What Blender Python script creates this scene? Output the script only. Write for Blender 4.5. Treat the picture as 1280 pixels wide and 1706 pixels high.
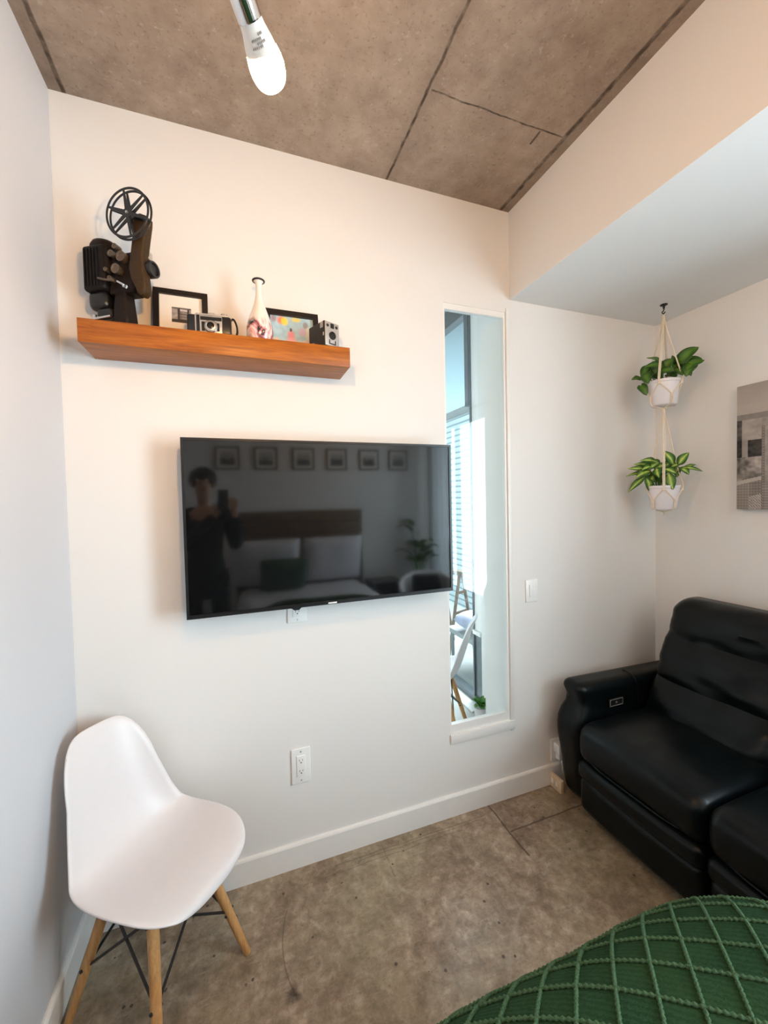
import bpy, bmesh, math, random
from math import sin, cos, pi, radians as R_
from mathutils import Vector, Matrix, noise
random.seed(7)
for o in list(bpy.data.objects): bpy.data.objects.remove(o, do_unlink=True)
S = bpy.context.scene
COL = S.collection

# ------------------------------------------------------------------ camera, world, lights, exposure
CAM = Vector((0.5655, -1.6958, 1.55))
cd_ = bpy.data.cameras.new('camera'); cam = bpy.data.objects.new('camera', cd_); COL.objects.link(cam)
cd_.sensor_fit = 'VERTICAL'; cd_.sensor_height = 36.0; cd_.lens = 36.0*666/1706; cd_.clip_start = 0.01
RX = ((0.93966395, 0.03120278, 0.34067294), (-0.34138366, 0.0211655, 0.9396857), (-0.02211029, 0.99928895, -0.03054058))
M = Matrix(((RX[0][0], RX[0][1], -RX[0][2], CAM.x), (RX[1][0], RX[1][1], -RX[1][2], CAM.y), (RX[2][0], RX[2][1], -RX[2][2], CAM.z), (0, 0, 0, 1)))
cam.matrix_world = M
S.camera = cam
S.view_settings.view_transform = 'Standard'; S.view_settings.look = 'None'
S.view_settings.gamma = 1.0; S.view_settings.use_curve_mapping = False
S.view_settings.exposure = 1.08
S.cycles.max_bounces = 10; S.cycles.diffuse_bounces = 6; S.cycles.transparent_max_bounces = 12
S.cycles.caustics_reflective = False; S.cycles.caustics_refractive = False
S.cycles.sample_clamp_indirect = 4.0

W = bpy.data.worlds.new('world'); S.world = W; W.use_nodes = True
wn = W.node_tree; bgn = wn.nodes['Background']
tc = wn.nodes.new('ShaderNodeTexCoord'); sp = wn.nodes.new('ShaderNodeSeparateXYZ'); cr = wn.nodes.new('ShaderNodeValToRGB')
wn.links.new(tc.outputs['Generated'], sp.inputs[0]); wn.links.new(sp.outputs['Z'], cr.inputs[0]); wn.links.new(cr.outputs[0], bgn.inputs[0])
e_ = cr.color_ramp.elements; e_.new(0.30)
for i_, (p_, c_) in enumerate(((0.0, (0.80, 0.92, 0.97)), (0.24, (0.42, 0.60, 0.68)), (0.42, (0.15, 0.20, 0.22)))): e_[i_].position = p_; e_[i_].color = (*c_, 1)
bgn.inputs[1].default_value = 0.95

def area(name, loc, rot, sx, sy, power, color):
    l = bpy.data.lights.new(name, 'AREA'); l.shape = 'RECTANGLE'; l.size = sx; l.size_y = sy
    l.energy = power; l.color = color
    o = bpy.data.objects.new(name, l); o.location = loc; o.rotation_euler = rot; COL.objects.link(o); return o
# daylight arriving at the big window of the sleeping corner (outside the glass)
area('daylight_big_window', (3.22, -2.30, 1.45), (0, R_(90), 0), 2.1, 1.25, 98, (0.81, 0.92, 1.0))
# daylight arriving at the glazed front of the next room
area('daylight_next_room', (3.6, 2.0, 3.2), (0, R_(55), 0), 1.6, 3.0, 260, (0.92, 0.97, 1.0))

# ------------------------------------------------------------------ helpers
def tag(o, label=None, cat=None, group=None, kind=None):
    if label: o['label'] = label
    if cat: o['category'] = cat
    if group: o['group'] = group
    if kind: o['kind'] = kind
    return o
def thing(name, label, cat, loc=(0, 0, 0), rz=0, group=None):
    o = bpy.data.objects.new(name, None); o.empty_display_size = 0.05
    o.location = loc; o.rotation_euler = (0, 0, rz); COL.objects.link(o)
    return tag(o, label, cat, group)
def obj(name, bm, mat, parent=None, smooth=True, angle=40, loc=None, rot=None):
    me = bpy.data.meshes.new(name); bmesh.ops.recalc_face_normals(bm, faces=bm.faces[:]) if getattr(bm, 'faces', None) and not smooth == 'keep' else None
    bm.to_mesh(me); bm.free()
    for m in (mat if isinstance(mat, (list, tuple)) else [mat]): me.materials.append(m)
    if smooth:
        me.polygons.foreach_set('use_smooth', [True]*len(me.polygons))
        if angle < 180: me.set_sharp_from_angle(angle=R_(angle))
    o = bpy.data.objects.new(name, me); COL.objects.link(o)
    if parent: o.parent = parent
    if loc: o.location = loc
    if rot: o.rotation_euler = rot
    return o
def struct(name, bm, mat, smooth=False): return tag(obj(name, bm, mat, None, smooth), kind='structure')
def box(bm, x0, x1, y0, y1, z0, z1, mi=0, M_=None):
    vs = [bm.verts.new((x, y, z)) for z in (z0, z1) for y in (y0, y1) for x in (x0, x1)]
    if M_:
        for v in vs: v.co = M_ @ v.co
    for q in ((0, 2, 3, 1), (4, 5, 7, 6), (0, 1, 5, 4), (2, 6, 7, 3), (0, 4, 6, 2), (1, 3, 7, 5)):
        f = bm.faces.new([vs[i] for i in q]); f.material_index = mi
    return vs
def rbox(bm, c, s, r, k=4, n=1, M_=None, fn=None, mi=0):
    """rounded box: centre c, full size s, corner radius r; n extra segments on the flats; fn deforms local point"""
    h = [a/2 for a in s]; r = min(r, min(h)*0.999)
    def coords(hh):
        if r > 0:
            a = [-hh + r*(1-cos(pi/2*i/k)) for i in range(k)]
            a = [-hh + r*math.tan(pi/4*i/k) for i in range(k)]
        else: a = [-hh]
        inner = max(0.0, hh - r); m = max(1, n)
        mid = [-inner + 2*inner*i/m for i in range(m+1)] if inner > 1e-6 else [0.0]
        return a + mid + [-q for q in reversed(a)]
    cs = [coords(q) for q in h]
    cache = {}
    def V(p):
        key = tuple(round(q, 6) for q in p)
        if key in cache: return cache[key]
        inn = [max(-(h[i]-r), min(h[i]-r, p[i])) for i in range(3)]
        d = Vector([p[i]-inn[i] for i in range(3)])
        q = Vector(inn) + (d.normalized()*r if d.length > 1e-9 and r > 0 else d)
        if fn: q = Vector(fn(q))
        q = q + Vector(c)
        if M_: q = M_ @ q
        v = bm.verts.new(q); cache[key] = v; return v
    for ax in range(3):
        u, w = (ax+1) % 3, (ax+2) % 3
        for sgn in (-1, 1):
            for i in range(len(cs[u])-1):
                for j in range(len(cs[w])-1):
                    quad = []
                    for (a, b) in ((i, j), (i+1, j), (i+1, j+1), (i, j+1)):
                        p = [0, 0, 0]; p[ax] = sgn*h[ax]; p[u] = cs[u][a]; p[w] = cs[w][b]
                        v = V(p)
                        if v not in quad: quad.append(v)
                    if sgn < 0: quad.reverse()
                    if len(quad) > 2:
                        try: f = bm.faces.new(quad); f.material_index = mi
                        except ValueError: pass
def frame_of(d):
    d = d.normalized(); a = Vector((0, 0, 1)) if abs(d.z) < 0.9 else Vector((1, 0, 0))
    u = d.cross(a).normalized(); return u, d.cross(u).normalized()
def tube(bm, pts, r, n=10, cap=True, mi=0):
    pts = [Vector(p) for p in pts]; rr = r if isinstance(r, (list, tuple)) else [r]*len(pts)
    rings = []; pu = None
    for i, p in enumerate(pts):
        d = (pts[min(i+1, len(pts)-1)] - pts[max(i-1, 0)])
        if d.length < 1e-9: d = Vector((0, 0, 1))
        d.normalize()
        if pu is None: u, w = frame_of(d)
        else:
            u = pu - d*pu.dot(d)
            if u.length < 1e-6: u, w = frame_of(d)
            u.normalize(); w = d.cross(u)
        pu = u
        rings.append([bm.verts.new(p + (u*cos(2*pi*k/n) + w*sin(2*pi*k/n))*rr[i]) for k in range(n)])
    for a, b in zip(rings, rings[1:]):
        for k in range(n):
            f = bm.faces.new((a[k], a[(k+1) % n], b[(k+1) % n], b[k])); f.material_index = mi
    if cap:
        f = bm.faces.new(list(reversed(rings[0]))); f.material_index = mi
        f = bm.faces.new(rings[-1]); f.material_index = mi
def lathe(bm, prof, n=32, M_=None, mi=0, closed=False):
    rings = []
    for (r, z) in prof:
        if r < 1e-6:
            v = bm.verts.new((0, 0, z)); rings.append([v])
        else: rings.append([bm.verts.new((r*cos(2*pi*k/n), r*sin(2*pi*k/n), z)) for k in range(n)])
    if M_:
        for rg in rings:
            for v in rg: v.co = M_ @ v.co
    for a, b in zip(rings, rings[1:]):
        for k in range(n):
            l = [a[k % len(a)], a[(k+1) % n % len(a)] if len(a) > 1 else None, b[(k+1) % n] if len(b) > 1 else b[0], b[k] if len(b) > 1 else None]
            q = []
            for v in l:
                if v is not None and v not in q: q.append(v)
            if len(q) > 2:
                f = bm.faces.new(q); f.material_index = mi
def align(p, d):
    """matrix placing local z along d at p"""
    return Matrix.Translation(Vector(p)) @ Vector(d).to_track_quat('Z', 'Y').to_matrix().to_4x4()
def prism(bm, poly, y0, y1, M_=None, mi=0):
    """polygon in x,z extruded along y"""
    a = [bm.verts.new((x, y0, z)) for x, z in poly]; b = [bm.verts.new((x, y1, z)) for x, z in poly]
    if M_:
        for v in a+b: v.co = M_ @ v.co
    bm.faces.new(a).material_index = mi; bm.faces.new(list(reversed(b))).material_index = mi
    n = len(poly)
    for i in range(n): bm.faces.new((a[(i+1) % n], a[i], b[i], b[(i+1) % n])).material_index = mi
def BM(): return bmesh.new()
def bevel(bm, w, seg=2):
    bmesh.ops.remove_doubles(bm, verts=bm.verts[:], dist=1e-6)
    ed = [e for e in bm.edges if len(e.link_faces) == 2 and e.calc_face_angle(0) > 0.5]
    bmesh.ops.bevel(bm, geom=ed, offset=w, segments=seg, profile=0.5, affect='EDGES')
def cr_spline(P, t):
    """P: list of (T, values...) -> catmull-rom by T"""
    n = len(P)
    for i in range(n-1):
        if t <= P[i+1][0] or i == n-2:
            a = P[max(i-1, 0)]; b = P[i]; c = P[i+1]; d = P[min(i+2, n-1)]
            u = (t-b[0])/(c[0]-b[0]); u = max(0, min(1, u)); h = c[0]-b[0]; out = []
            for k in range(1, len(b)):
                m1 = (c[k]-a[k])/(c[0]-a[0])*h if c[0] != a[0] else 0
                m2 = (d[k]-b[k])/(d[0]-b[0])*h if d[0] != b[0] else 0
                out.append((2*u**3-3*u*u+1)*b[k] + (u**3-2*u*u+u)*m1 + (-2*u**3+3*u*u)*c[k] + (u**3-u*u)*m2)
            return out
def smoothpts(P, n=6):
    L = [(i,)+tuple(p) for i, p in enumerate(P)]
    return [Vector(cr_spline(L, i/n)) for i in range((len(P)-1)*n+1)]

# ------------------------------------------------------------------ materials
class NT:
    def __init__(s, name):
        s.m = bpy.data.materials.new(name); s.m.use_nodes = True; s.t = s.m.node_tree; s.n = s.t.nodes; s.l = s.t.links
        s.b = s.n['Principled BSDF']; s.out = s.n['Material Output']
    def N(s, typ, ins=None, **kw):
        n = s.n.new(typ)
        for k, v in kw.items(): setattr(n, k, v)
        for k, v in (ins or {}).items():
            if hasattr(v, 'is_linked') or isinstance(v, bpy.types.NodeSocket): s.l.new(v, n.inputs[k])
            else: n.inputs[k].default_value = v
        return n
    def math(s, op, a, b=None, c=None, clamp=False):
        ins = {0: a}
        if b is not None: ins[1] = b
        if c is not None: ins[2] = c
        return s.N('ShaderNodeMath', ins, operation=op, use_clamp=clamp).outputs[0]
    def pos(s): return s.N('ShaderNodeNewGeometry').outputs['Position']
    def objc(s): return s.N('ShaderNodeTexCoord').outputs['Object']
    def noise(s, vec, scale, detail=4, rough=.55, dist=0): return s.N('ShaderNodeTexNoise', {'Vector': vec, 'Scale': scale, 'Detail': detail, 'Roughness': rough, 'Distortion': dist}).outputs['Fac']
    def ramp(s, fac, stops):
        n = s.N('ShaderNodeValToRGB', {0: fac}); e = n.color_ramp.elements
        while len(e) < len(stops): e.new(0.5)
        for i, (p, c) in enumerate(stops):
            e[i].position = p; e[i].color = (c[0], c[1], c[2], 1) if isinstance(c, (tuple, list)) else (c, c, c, 1)
        return n.outputs[0]
    def mix(s, f, a, b, mode='MIX'):
        n = s.N('ShaderNodeMix', data_type='RGBA', blend_type=mode)
        for i, v in ((0, f), (6, a), (7, b)):
            if isinstance(v, bpy.types.NodeSocket): s.l.new(v, n.inputs[i])
            else: n.inputs[i].default_value = v if i == 0 else (v[0], v[1], v[2], 1)
        return n.outputs[2]
    def set(s, **kw):
        for k, v in kw.items():
            k = {'color': 'Base Color', 'rough': 'Roughness', 'metal': 'Metallic', 'spec': 'Specular IOR Level', 'coat': 'Coat Weight', 'coatr': 'Coat Roughness', 'sheen': 'Sheen Weight', 'trans': 'Transmission Weight', 'alpha': 'Alpha', 'ior': 'IOR'}[k]
            if isinstance(v, bpy.types.NodeSocket): s.l.new(v, s.b.inputs[k])
            else: s.b.inputs[k].default_value = (v[0], v[1], v[2], 1) if isinstance(v, (tuple, list)) else v
        return s
    def bump(s, h, strength=.2, dist=.005):
        n = s.N('ShaderNodeBump', {'Height': h, 'Strength': strength, 'Distance': dist}); s.l.new(n.outputs[0], s.b.inputs['Normal']); return s
def sr(r, g, b):
    f = lambda c: (c/255/12.92) if c/255 <= .04045 else ((c/255+.055)/1.055)**2.4
    return (f(r), f(g), f(b))
def plain(name, c, rough=.5, metal=0, spec=.5, var=.06, scale=40, bump=0, coat=0):
    t = NT(name); f = t.noise(t.objc(), scale, 3)
    lo = tuple(max(0, q*(1-var)) for q in c); hi = tuple(min(1, q*(1+var)) for q in c)
    t.set(color=t.ramp(f, [(.3, lo), (.7, hi)]), rough=rough, metal=metal, spec=spec, coat=coat)
    if bump: t.bump(f, bump, .002)
    return t.m
def wall_mat(name, c):
    t = NT(name); p = t.pos(); f = t.noise(p, 1.3, 3); g = t.noise(p, 260, 2)
    t.set(color=t.ramp(f, [(.3, tuple(q*.985 for q in c)), (.7, c)]), rough=.62, spec=.3); t.bump(g, .06, .001); return t.m
M_wall = wall_mat('white_wall_paint', (.80, .785, .765))
M_soffit = wall_mat('white_soffit_paint', (.78, .775, .765))
M_trim = plain('white_trim_paint', (.83, .82, .80), .35, var=.01)
def concrete_ceiling():
    t = NT('raw_concrete_ceiling'); p = t.pos()
    n1 = t.noise(p, 2.2, 6, .62, .4); n2 = t.noise(p, 14, 5, .6); n3 = t.noise(p, 90, 3)
    base = t.ramp(n1, [(.28, (.21, .16, .125)), (.5, (.33, .265, .215)), (.7, (.43, .355, .295))])
    base = t.mix(.45, base, t.ramp(n2, [(.3, (.20, .155, .125)), (.7, (.42, .35, .29))]))
    base = t.mix(t.ramp(n3, [(.58, 0.0), (.72, .45)]), base, (.15, .11, .085))
    base = t.mix(t.ramp(t.noise(p, 48, 4, .7), [(.60, 0.0), (.72, .5)]), base, (.50, .43, .36))
    xyz = t.N('ShaderNodeSeparateXYZ', {0: p}); X, Y = xyz.outputs[0], xyz.outputs[1]
    wob = t.math('MULTIPLY', t.math('SUBTRACT', t.noise(p, 12, 3), .5), .014)
    def line(ax, v, w, lo=None, hi=None, other=None):
        d = t.math('ABSOLUTE', t.math('SUBTRACT', t.math('ADD', ax, wob), v))
        m = t.math('SUBTRACT', 1.0, t.math('SMOOTHSTEP', d, w*.35, w) if False else t.N('ShaderNodeMapRange', {0: d, 1: w*.3, 2: w}, interpolation_type='SMOOTHSTEP').outputs[0])
        if lo is not None:
            m = t.math('MULTIPLY', m, t.math('MULTIPLY', t.math('GREATER_THAN', other, lo), t.math('LESS_THAN', other, hi)))
        return m
    L = line(X, 1.228, .0075)
    for a in (line(Y, -.415, .0042, 1.24, 1.82, X), line(X, 1.715, .006, -.41, -.35, Y), line(X, 1.828, .013), line(X, .045, .010)):
        L = t.math('MAXIMUM', L, a)
    L = t.math('MULTIPLY', L, t.ramp(t.noise(p, 25, 3), [(.3, .35), (.6, .95)]))
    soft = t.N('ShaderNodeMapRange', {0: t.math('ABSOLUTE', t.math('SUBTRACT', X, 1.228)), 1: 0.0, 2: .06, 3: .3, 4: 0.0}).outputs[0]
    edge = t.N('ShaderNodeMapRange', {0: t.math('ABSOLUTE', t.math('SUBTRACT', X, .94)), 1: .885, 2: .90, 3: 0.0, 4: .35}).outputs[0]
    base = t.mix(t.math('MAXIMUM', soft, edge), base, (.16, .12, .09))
    base = t.mix(L, base, (.06, .045, .033))
    t.set(color=base, rough=.85, spec=.2)
    t.bump(t.math('SUBTRACT', t.math('ADD', n2, t.math('MULTIPLY', n3, .4)), t.math('MULTIPLY', L, 1.5)), .35, .006); return t.m
M_ceil = concrete_ceiling()
def concrete_floor():
    t = NT('polished_concrete_floor'); p = t.pos()
    n1 = t.noise(p, 2.6, 7, .68, .5); n2 = t.noise(p, 20, 6, .68, .3); n3 = t.noise(p, 150, 3, .7); n4 = t.noise(p, 1.4, 3)
    base = t.ramp(n1, [(.28, (.13, .085, .052)), (.46, (.31, .23, .16)), (.60, (.42, .33, .24)), (.76, (.54, .45, .345))])
    base = t.mix(.55, base, t.ramp(n2, [(.30, (.09, .055, .033)), (.52, (.28, .21, .155)), (.70, (.56, .47, .38))]))
    base = t.mix(t.ramp(n4, [(.45, 0.0), (.65, .40)]), base, (.21, .19, .11))
    base = t.mix(t.ramp(n3, [(.60, 0.0), (.8, .35)]), base, (.42, .37, .31))
    base = t.mix(1.0, base, t.ramp(t.noise(p, 34, 6, .75, .4), [(.34, (.78, .75, .72)), (.50, (1.0, 1.0, 1.0)), (.66, (1.17, 1.17, 1.17))]), 'MULTIPLY')
    base = t.mix(1.0, base, t.ramp(t.noise(p, 5.5, 4, .6, .8), [(.36, (.74, .70, .66)), (.52, (1.0, 1.0, 1.0)), (.68, (1.16, 1.17, 1.16))]), 'MULTIPLY')
    # dark specks
    v = t.N('ShaderNodeTexVoronoi', {'Vector': p, 'Scale': 16.0, 'Randomness': 1.0}).outputs['Distance']
    sp_ = t.math('MULTIPLY', t.math('LESS_THAN', t.math('ADD', v, t.math('MULTIPLY', n2, .10)), .135), t.math('GREATER_THAN', t.noise(p, 3.1, 2), .47))
    base = t.mix(t.math('MULTIPLY', sp_, .8), base, (.035, .022, .014))
    xyz = t.N('ShaderNodeSeparateXYZ', {0: p}); X, Y = xyz.outputs[0], xyz.outputs[1]
    wob = t.math('MULTIPLY', t.math('SUBTRACT', t.noise(p, 7, 3), .5), .02)
    def seg(ax, v0, w, other, lo, hi, k):
        d = t.math('ABSOLUTE', t.math('SUBTRACT', t.math('ADD', ax, wob), v0))
        m = t.N('ShaderNodeMapRange', {0: d, 1: w*.3, 2: w, 3: k, 4: 0.0}, interpolation_type='SMOOTHSTEP').outputs[0]
        return t.math('MULTIPLY', m, t.math('MULTIPLY', t.math('GREATER_THAN', other, lo), t.math('LESS_THAN', other, hi)))
    L = seg(X, 1.697, .006, Y, -.32, .0, .8)
    for a in (seg(Y, -.184, .006, X, 1.70, 3.0, .75), seg(Y, -.06, .003, X, .9, 1.65, .4), seg(Y, -.075, .0025, X, 1.0, 1.6, .4), seg(Y, -.095, .003, X, .85, 1.5, .35), seg(X, 1.12, .003, Y, -.2, -.02, .3)):
        L = t.math('MAXIMUM', L, a)
    # curved scratches left by something dragged round
    def arc(cx, cy, r, w, k, x0, x1):
        dx = t.math('SUBTRACT', X, cx); dy = t.math('SUBTRACT', Y, cy)
        d = t.math('ABSOLUTE', t.math('SUBTRACT', t.math('SQRT', t.math('ADD', t.math('MULTIPLY', dx, dx), t.math('MULTIPLY', dy, dy))), r))
        m = t.N('ShaderNodeMapRange', {0: d, 1: 0.0, 2: w, 3: k, 4: 0.0}).outputs[0]
        return t.math('MULTIPLY', m, t.math('MULTIPLY', t.math('GREATER_THAN', X, x0), t.math('LESS_THAN', X, x1)))
    A = arc(1.02, -.32, .36, .003, .6, .6, .69)
    L = t.math('MAXIMUM', L, A)
    base = t.mix(L, base, (.05, .033, .022))
    Lt = t.math('MAXIMUM', arc(1.9, -1.1, .72, .012, .28, 1.2, 2.0), arc(1.6, -.9, .6, .01, .22, 1.0, 2.0))
    Lt = t.math('MULTIPLY', Lt, t.ramp(t.noise(p, 18, 4), [(.4, 0.0), (.6, 1.0)]))
    base = t.mix(Lt, base, (.50, .45, .38))
    # one dark stain
    dx = t.math('SUBTRACT', X, .675); dy = t.math('SUBTRACT', Y, -.445)
    rr = t.math('ADD', t.math('SQRT', t.math('ADD', t.math('MULTIPLY', dx, dx), t.math('MULTIPLY', dy, dy))), t.math('MULTIPLY', t.math('SUBTRACT', n2, .5), .06))
    base = t.mix(t.N('ShaderNodeMapRange', {0: rr, 1: .008, 2: .03, 3: .85, 4: 0.0}).outputs[0], base, (.04, .025, .015))
    base = t.mix(t.ramp(t.noise(p, 55, 5, .75), [(.55, 0.0), (.72, .55)]), base, (.10, .065, .04))
    base = t.mix(t.ramp(t.noise(t.N('ShaderNodeMapping', {'Vector': p, 'Scale': (1.0, 5.0, 1.0), 'Rotation': (0, 0, .6)}).outputs[0], 9, 5, .75), [(.58, 0.0), (.74, .4)]), base, (.56, .49, .41))
    t.set(color=base, rough=t.ramp(n2, [(.3, .34), (.7, .55)]), spec=.4)
    t.bump(t.math('SUBTRACT', n2, t.math('MULTIPLY', L, 1.2)), .10, .003); return t.m
M_floor = concrete_floor()
def wood(name, a, b, c, axis=0, scale=1.0, rough=.4):
    t = NT(name); p = t.objc()
    s = [28*scale]*3; s[axis] = 2.2*scale
    mp = t.N('ShaderNodeMapping', {'Vector': p, 'Scale': tuple(s)}).outputs[0]
    n = t.noise(mp, 1.6, 6, .6, .6)
    s2 = [160*scale]*3; s2[axis] = 7*scale
    n2 = t.noise(t.N('ShaderNodeMapping', {'Vector': p, 'Scale': tuple(s2)}).outputs[0], 1.0, 3)
    col = t.ramp(n, [(.3, a), (.5, b), (.72, c)])
    col = t.mix(t.ramp(n2, [(.45, .0), (.7, .45)]), col, a)
    t.set(color=col, rough=rough, spec=.4); t.bump(n2, .12, .001); return t.m
M_shelf = wood('orange_oak_veneer', (.22, .058, .006), (.36, .105, .010), (.46, .155, .020), scale=1.7)
M_leg = wood('light_beech_dowel', (.42, .20, .07), (.60, .32, .12), (.70, .42, .19), axis=2, scale=1.2)
M_headb = wood('brown_headboard_wood', (.10, .06, .035), (.17, .105, .06), (.24, .15, .09))
M_plastic = plain('white_moulded_plastic', (.73, .705, .715), .38, var=.008, spec=.45)
M_plate = plain('white_outlet_plastic', (.86, .86, .85), .3, var=.01)
M_slot = plain('dark_slot', (.05, .045, .04), .6)
M_blackmetal = plain('black_powder_coated_metal', (.012, .012, .013), .38)
M_black = plain('black_plastic', (.010, .010, .011), .28)
M_chrome = plain('polished_chrome', (.75, .75, .76), .09, metal=1, var=.02)
M_steel = plain('satin_aluminium', (.62, .60, .57), .3, metal=1, var=.04)
M_silver = plain('silver_painted_metal', (.42, .40, .38), .3, metal=.25, var=.1)
M_grey = plain('grey_painted_aluminium', (.14, .16, .175), .4)
M_brown = plain('brown_crackle_enamel', (.042, .022, .007), .5, spec=.25, var=.25, scale=120, bump=.3)
M_darkbrown = plain('dark_brown_enamel', (.012, .007, .005), .5, spec=.2, var=.3, scale=90, bump=.2)
M_framewood = plain('black_stained_frame', (.010, .006, .005), .4, var=.2)
M_mat = plain('ivory_picture_mat', (.84, .80, .73), .8, var=.01)
M_cord = plain('cream_cotton_cord', (.80, .70, .56), .9, var=.12, scale=300, bump=.5)
M_pot = plain('white_glazed_pot', (.82, .79, .82), .22, var=.01)
M_soil = plain('dark_potting_soil', (.02, .014, .009), .95, var=.5, scale=90, bump=1)
def leather():
    t = NT('blue_black_leather'); p = t.objc()
    n = t.noise(p, 7, 2, .5, 0); v = t.N('ShaderNodeTexVoronoi', {'Vector': p, 'Scale': 330.0}).outputs['Distance']
    t.set(color=t.ramp(n, [(.2, (.0012, .0030, .0040)), (.8, (.0026, .0052, .0066))]), rough=.31, spec=.22)
    t.bump(v, .10, .0008); return t.m
M_leather = leather()
def knit():
    t = NT('forest_green_knit'); p = t.N('ShaderNodeUVMap').outputs[0]
    w = t.N('ShaderNodeTexWave', {'Vector': p, 'Scale': 34.0, 'Distortion': 5.0, 'Detail': 3.0, 'Detail Scale': 4.0}, bands_direction='DIAGONAL').outputs['Fac']
    n = t.noise(p, 320, 3, .7); m = t.noise(p, 5, 3)
    c = t.ramp(n, [(.3, (.010, .034, .016)), (.7, (.028, .070, .034))])
    c = t.mix(.35, c, t.ramp(w, [(.15, (.009, .032, .015)), (.8, (.030, .076, .036))]))
    c = t.mix(t.ramp(m, [(.4, 0.0), (.7, .35)]), c, (.032, .074, .026))
    t.set(color=c, rough=.95, spec=.05)
    t.bump(t.math('ADD', t.math('MULTIPLY', w, .6), n), .6, .002); return t.m
M_knit = knit()
M_yarn = plain('twisted_green_yarn', (.060, .125, .066), .9, var=.35, scale=420, bump=.8, spec=.15)
M_linen = plain('white_bed_linen', (.72, .71, .74), .85, var=.04, scale=20)
M_greencush = plain('green_cushion_cotton', (.05, .10, .06), .9, var=.2)
M_sheer = NT('sheer_white_curtain'); M_sheer.set(color=(.85, .87, .88), rough=.9)
_tr = M_sheer.N('ShaderNodeBsdfTranslucent', {'Color': (.85, .87, .88, 1)}); _mx = M_sheer.N('ShaderNodeMixShader', {0: .6}); M_sheer.l.new(M_sheer.b.outputs[0], _mx.inputs[1]); M_sheer.l.new(_tr.outputs[0], _mx.inputs[2]); M_sheer.l.new(_mx.outputs[0], M_sheer.out.inputs[0]); M_sheer = M_sheer.m
def glass(name, tint=(.93, .97, .98), refl=.06):
    t = NT(name); tr = t.N('ShaderNodeBsdfTransparent', {'Color': (*tint, 1)}); gl = t.N('ShaderNodeBsdfGlossy', {'Color': (1, 1, 1, 1), 'Roughness': .02})
    fc = t.N('ShaderNodeLayerWeight', {'Blend': .5}).outputs['Facing']; fr = t.math('ADD', .02, t.math('MULTIPLY', .5, t.math('POWER', fc, 5.0))); mx = t.N('ShaderNodeMixShader', {0: fr})
    t.l.new(tr.outputs[0], mx.inputs[1]); t.l.new(gl.outputs[0], mx.inputs[2]); t.l.new(mx.outputs[0], t.out.inputs[0]); return t.m
M_glass = glass('clear_window_glass')
M_screen = NT('black_glossy_screen').set(color=(.004, .0045, .005), rough=.055, spec=.72).m
M_bulb = NT('glowing_bulb_diffuser'); M_bulb.b.inputs['Emission Color'].default_value = (1.0, .54, .20, 1); M_bulb.b.inputs['Emission Strength'].default_value = 355.0; M_bulb.set(color=(.9, .85, .75)); M_bulb = M_bulb.m
def leafmat(name, c1, c2, vein):
    t = NT(name); uv = t.N('ShaderNodeSeparateXYZ', {0: t.N('ShaderNodeUVMap').outputs[0]})
    d = t.math('ABSOLUTE', t.math('SUBTRACT', uv.outputs[0], .5)); n = t.noise(t.objc(), 60, 3)
    f = t.math('ADD', t.math('MULTIPLY', d, 2.0), t.math('MULTIPLY', t.math('SUBTRACT', n, .5), .5))
    c = t.ramp(f, [(.0, vein), (.12 if vein == c2 else .35, c2), (.75, c1)])
    t.set(color=c, rough=.32, spec=.5)
    b = t.math('PINGPONG', t.math('ADD', uv.outputs[1], t.math('MULTIPLY', d, .8)), .06)
    t.bump(b, .4, .01); return t.m
M_pothos = leafmat('deep_green_leaf', (.020, .080, .006), (.085, .20, .012), (.085, .20, .012))
M_dieff = leafmat('variegated_leaf', (.025, .10, .010), (.11, .27, .025), (.55, .66, .16))
M_stem = plain('green_stem', (.07, .16, .03), .5)
M_lilac = plain('lilac_fabric', (.50, .47, .62), .9, var=.15, scale=14)
M_skin = plain('skin', (.50, .30, .21), .5); M_cloth = plain('black_clothing', (.012, .012, .014), .9); M_hair = plain('dark_hair', (.012, .009, .007), .6)

# painted picture surface: a grid whose face corners carry the picture's own colours
def M_print(name='printed_picture'):
    m = bpy.data.materials.get(name)
    if m: return m
    t = NT(name); a = t.N('ShaderNodeVertexColor', layer_name='ink').outputs[0]
    t.set(color=a, rough=.55, spec=.3); return t.m
def picture(name, parent, w, h, nu, nv, fn, M_, th=.0006):
    """front face in local x (right) / z (up), facing -y; fn(u,v)->linear rgb"""
    bm = BM(); cl = bm.loops.layers.float_color.new('ink')
    g = [[bm.verts.new(M_ @ Vector((w*i/nu, -th, h*j/nv))) for i in range(nu+1)] for j in range(nv+1)]
    for j in range(nv):
        for i in range(nu):
            f = bm.faces.new((g[j][i], g[j][i+1], g[j+1][i+1], g[j+1][i])); c = fn((i+.5)/nu, (j+.5)/nv)
            for l in f.loops: l[cl] = (c[0], c[1], c[2], 1)
    bk = [bm.verts.new(M_ @ Vector(p)) for p in ((0, 0, 0), (w, 0, 0), (w, 0, h), (0, 0, h))]
    f = bm.faces.new(list(reversed(bk)))
    for l in f.loops: l[cl] = (.5, .5, .5, 1)
    return obj(name, bm, M_print(), parent, smooth='keep')

# ------------------------------------------------------------------ room shell
H = 2.97; ZS = 2.54; XS = 1.876; XR = 2.91; YB = -3.15
b = BM(); box(b, -.12, XR+.15, YB-.12, .2, -.12, 0); struct('floor', b, M_floor)
b = BM(); box(b, -.12, XS+.15, YB-.12, .1, H, H+.15); struct('ceiling', b, M_ceil)
b = BM(); box(b, -.12, 0, YB-.12, .11, 0, H); struct('wall_left', b, wall_mat('shade_tinted_wall_paint', (.60, .605, .63)))  # dimmer, cooler light on this wall is put into its base colour
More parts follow.
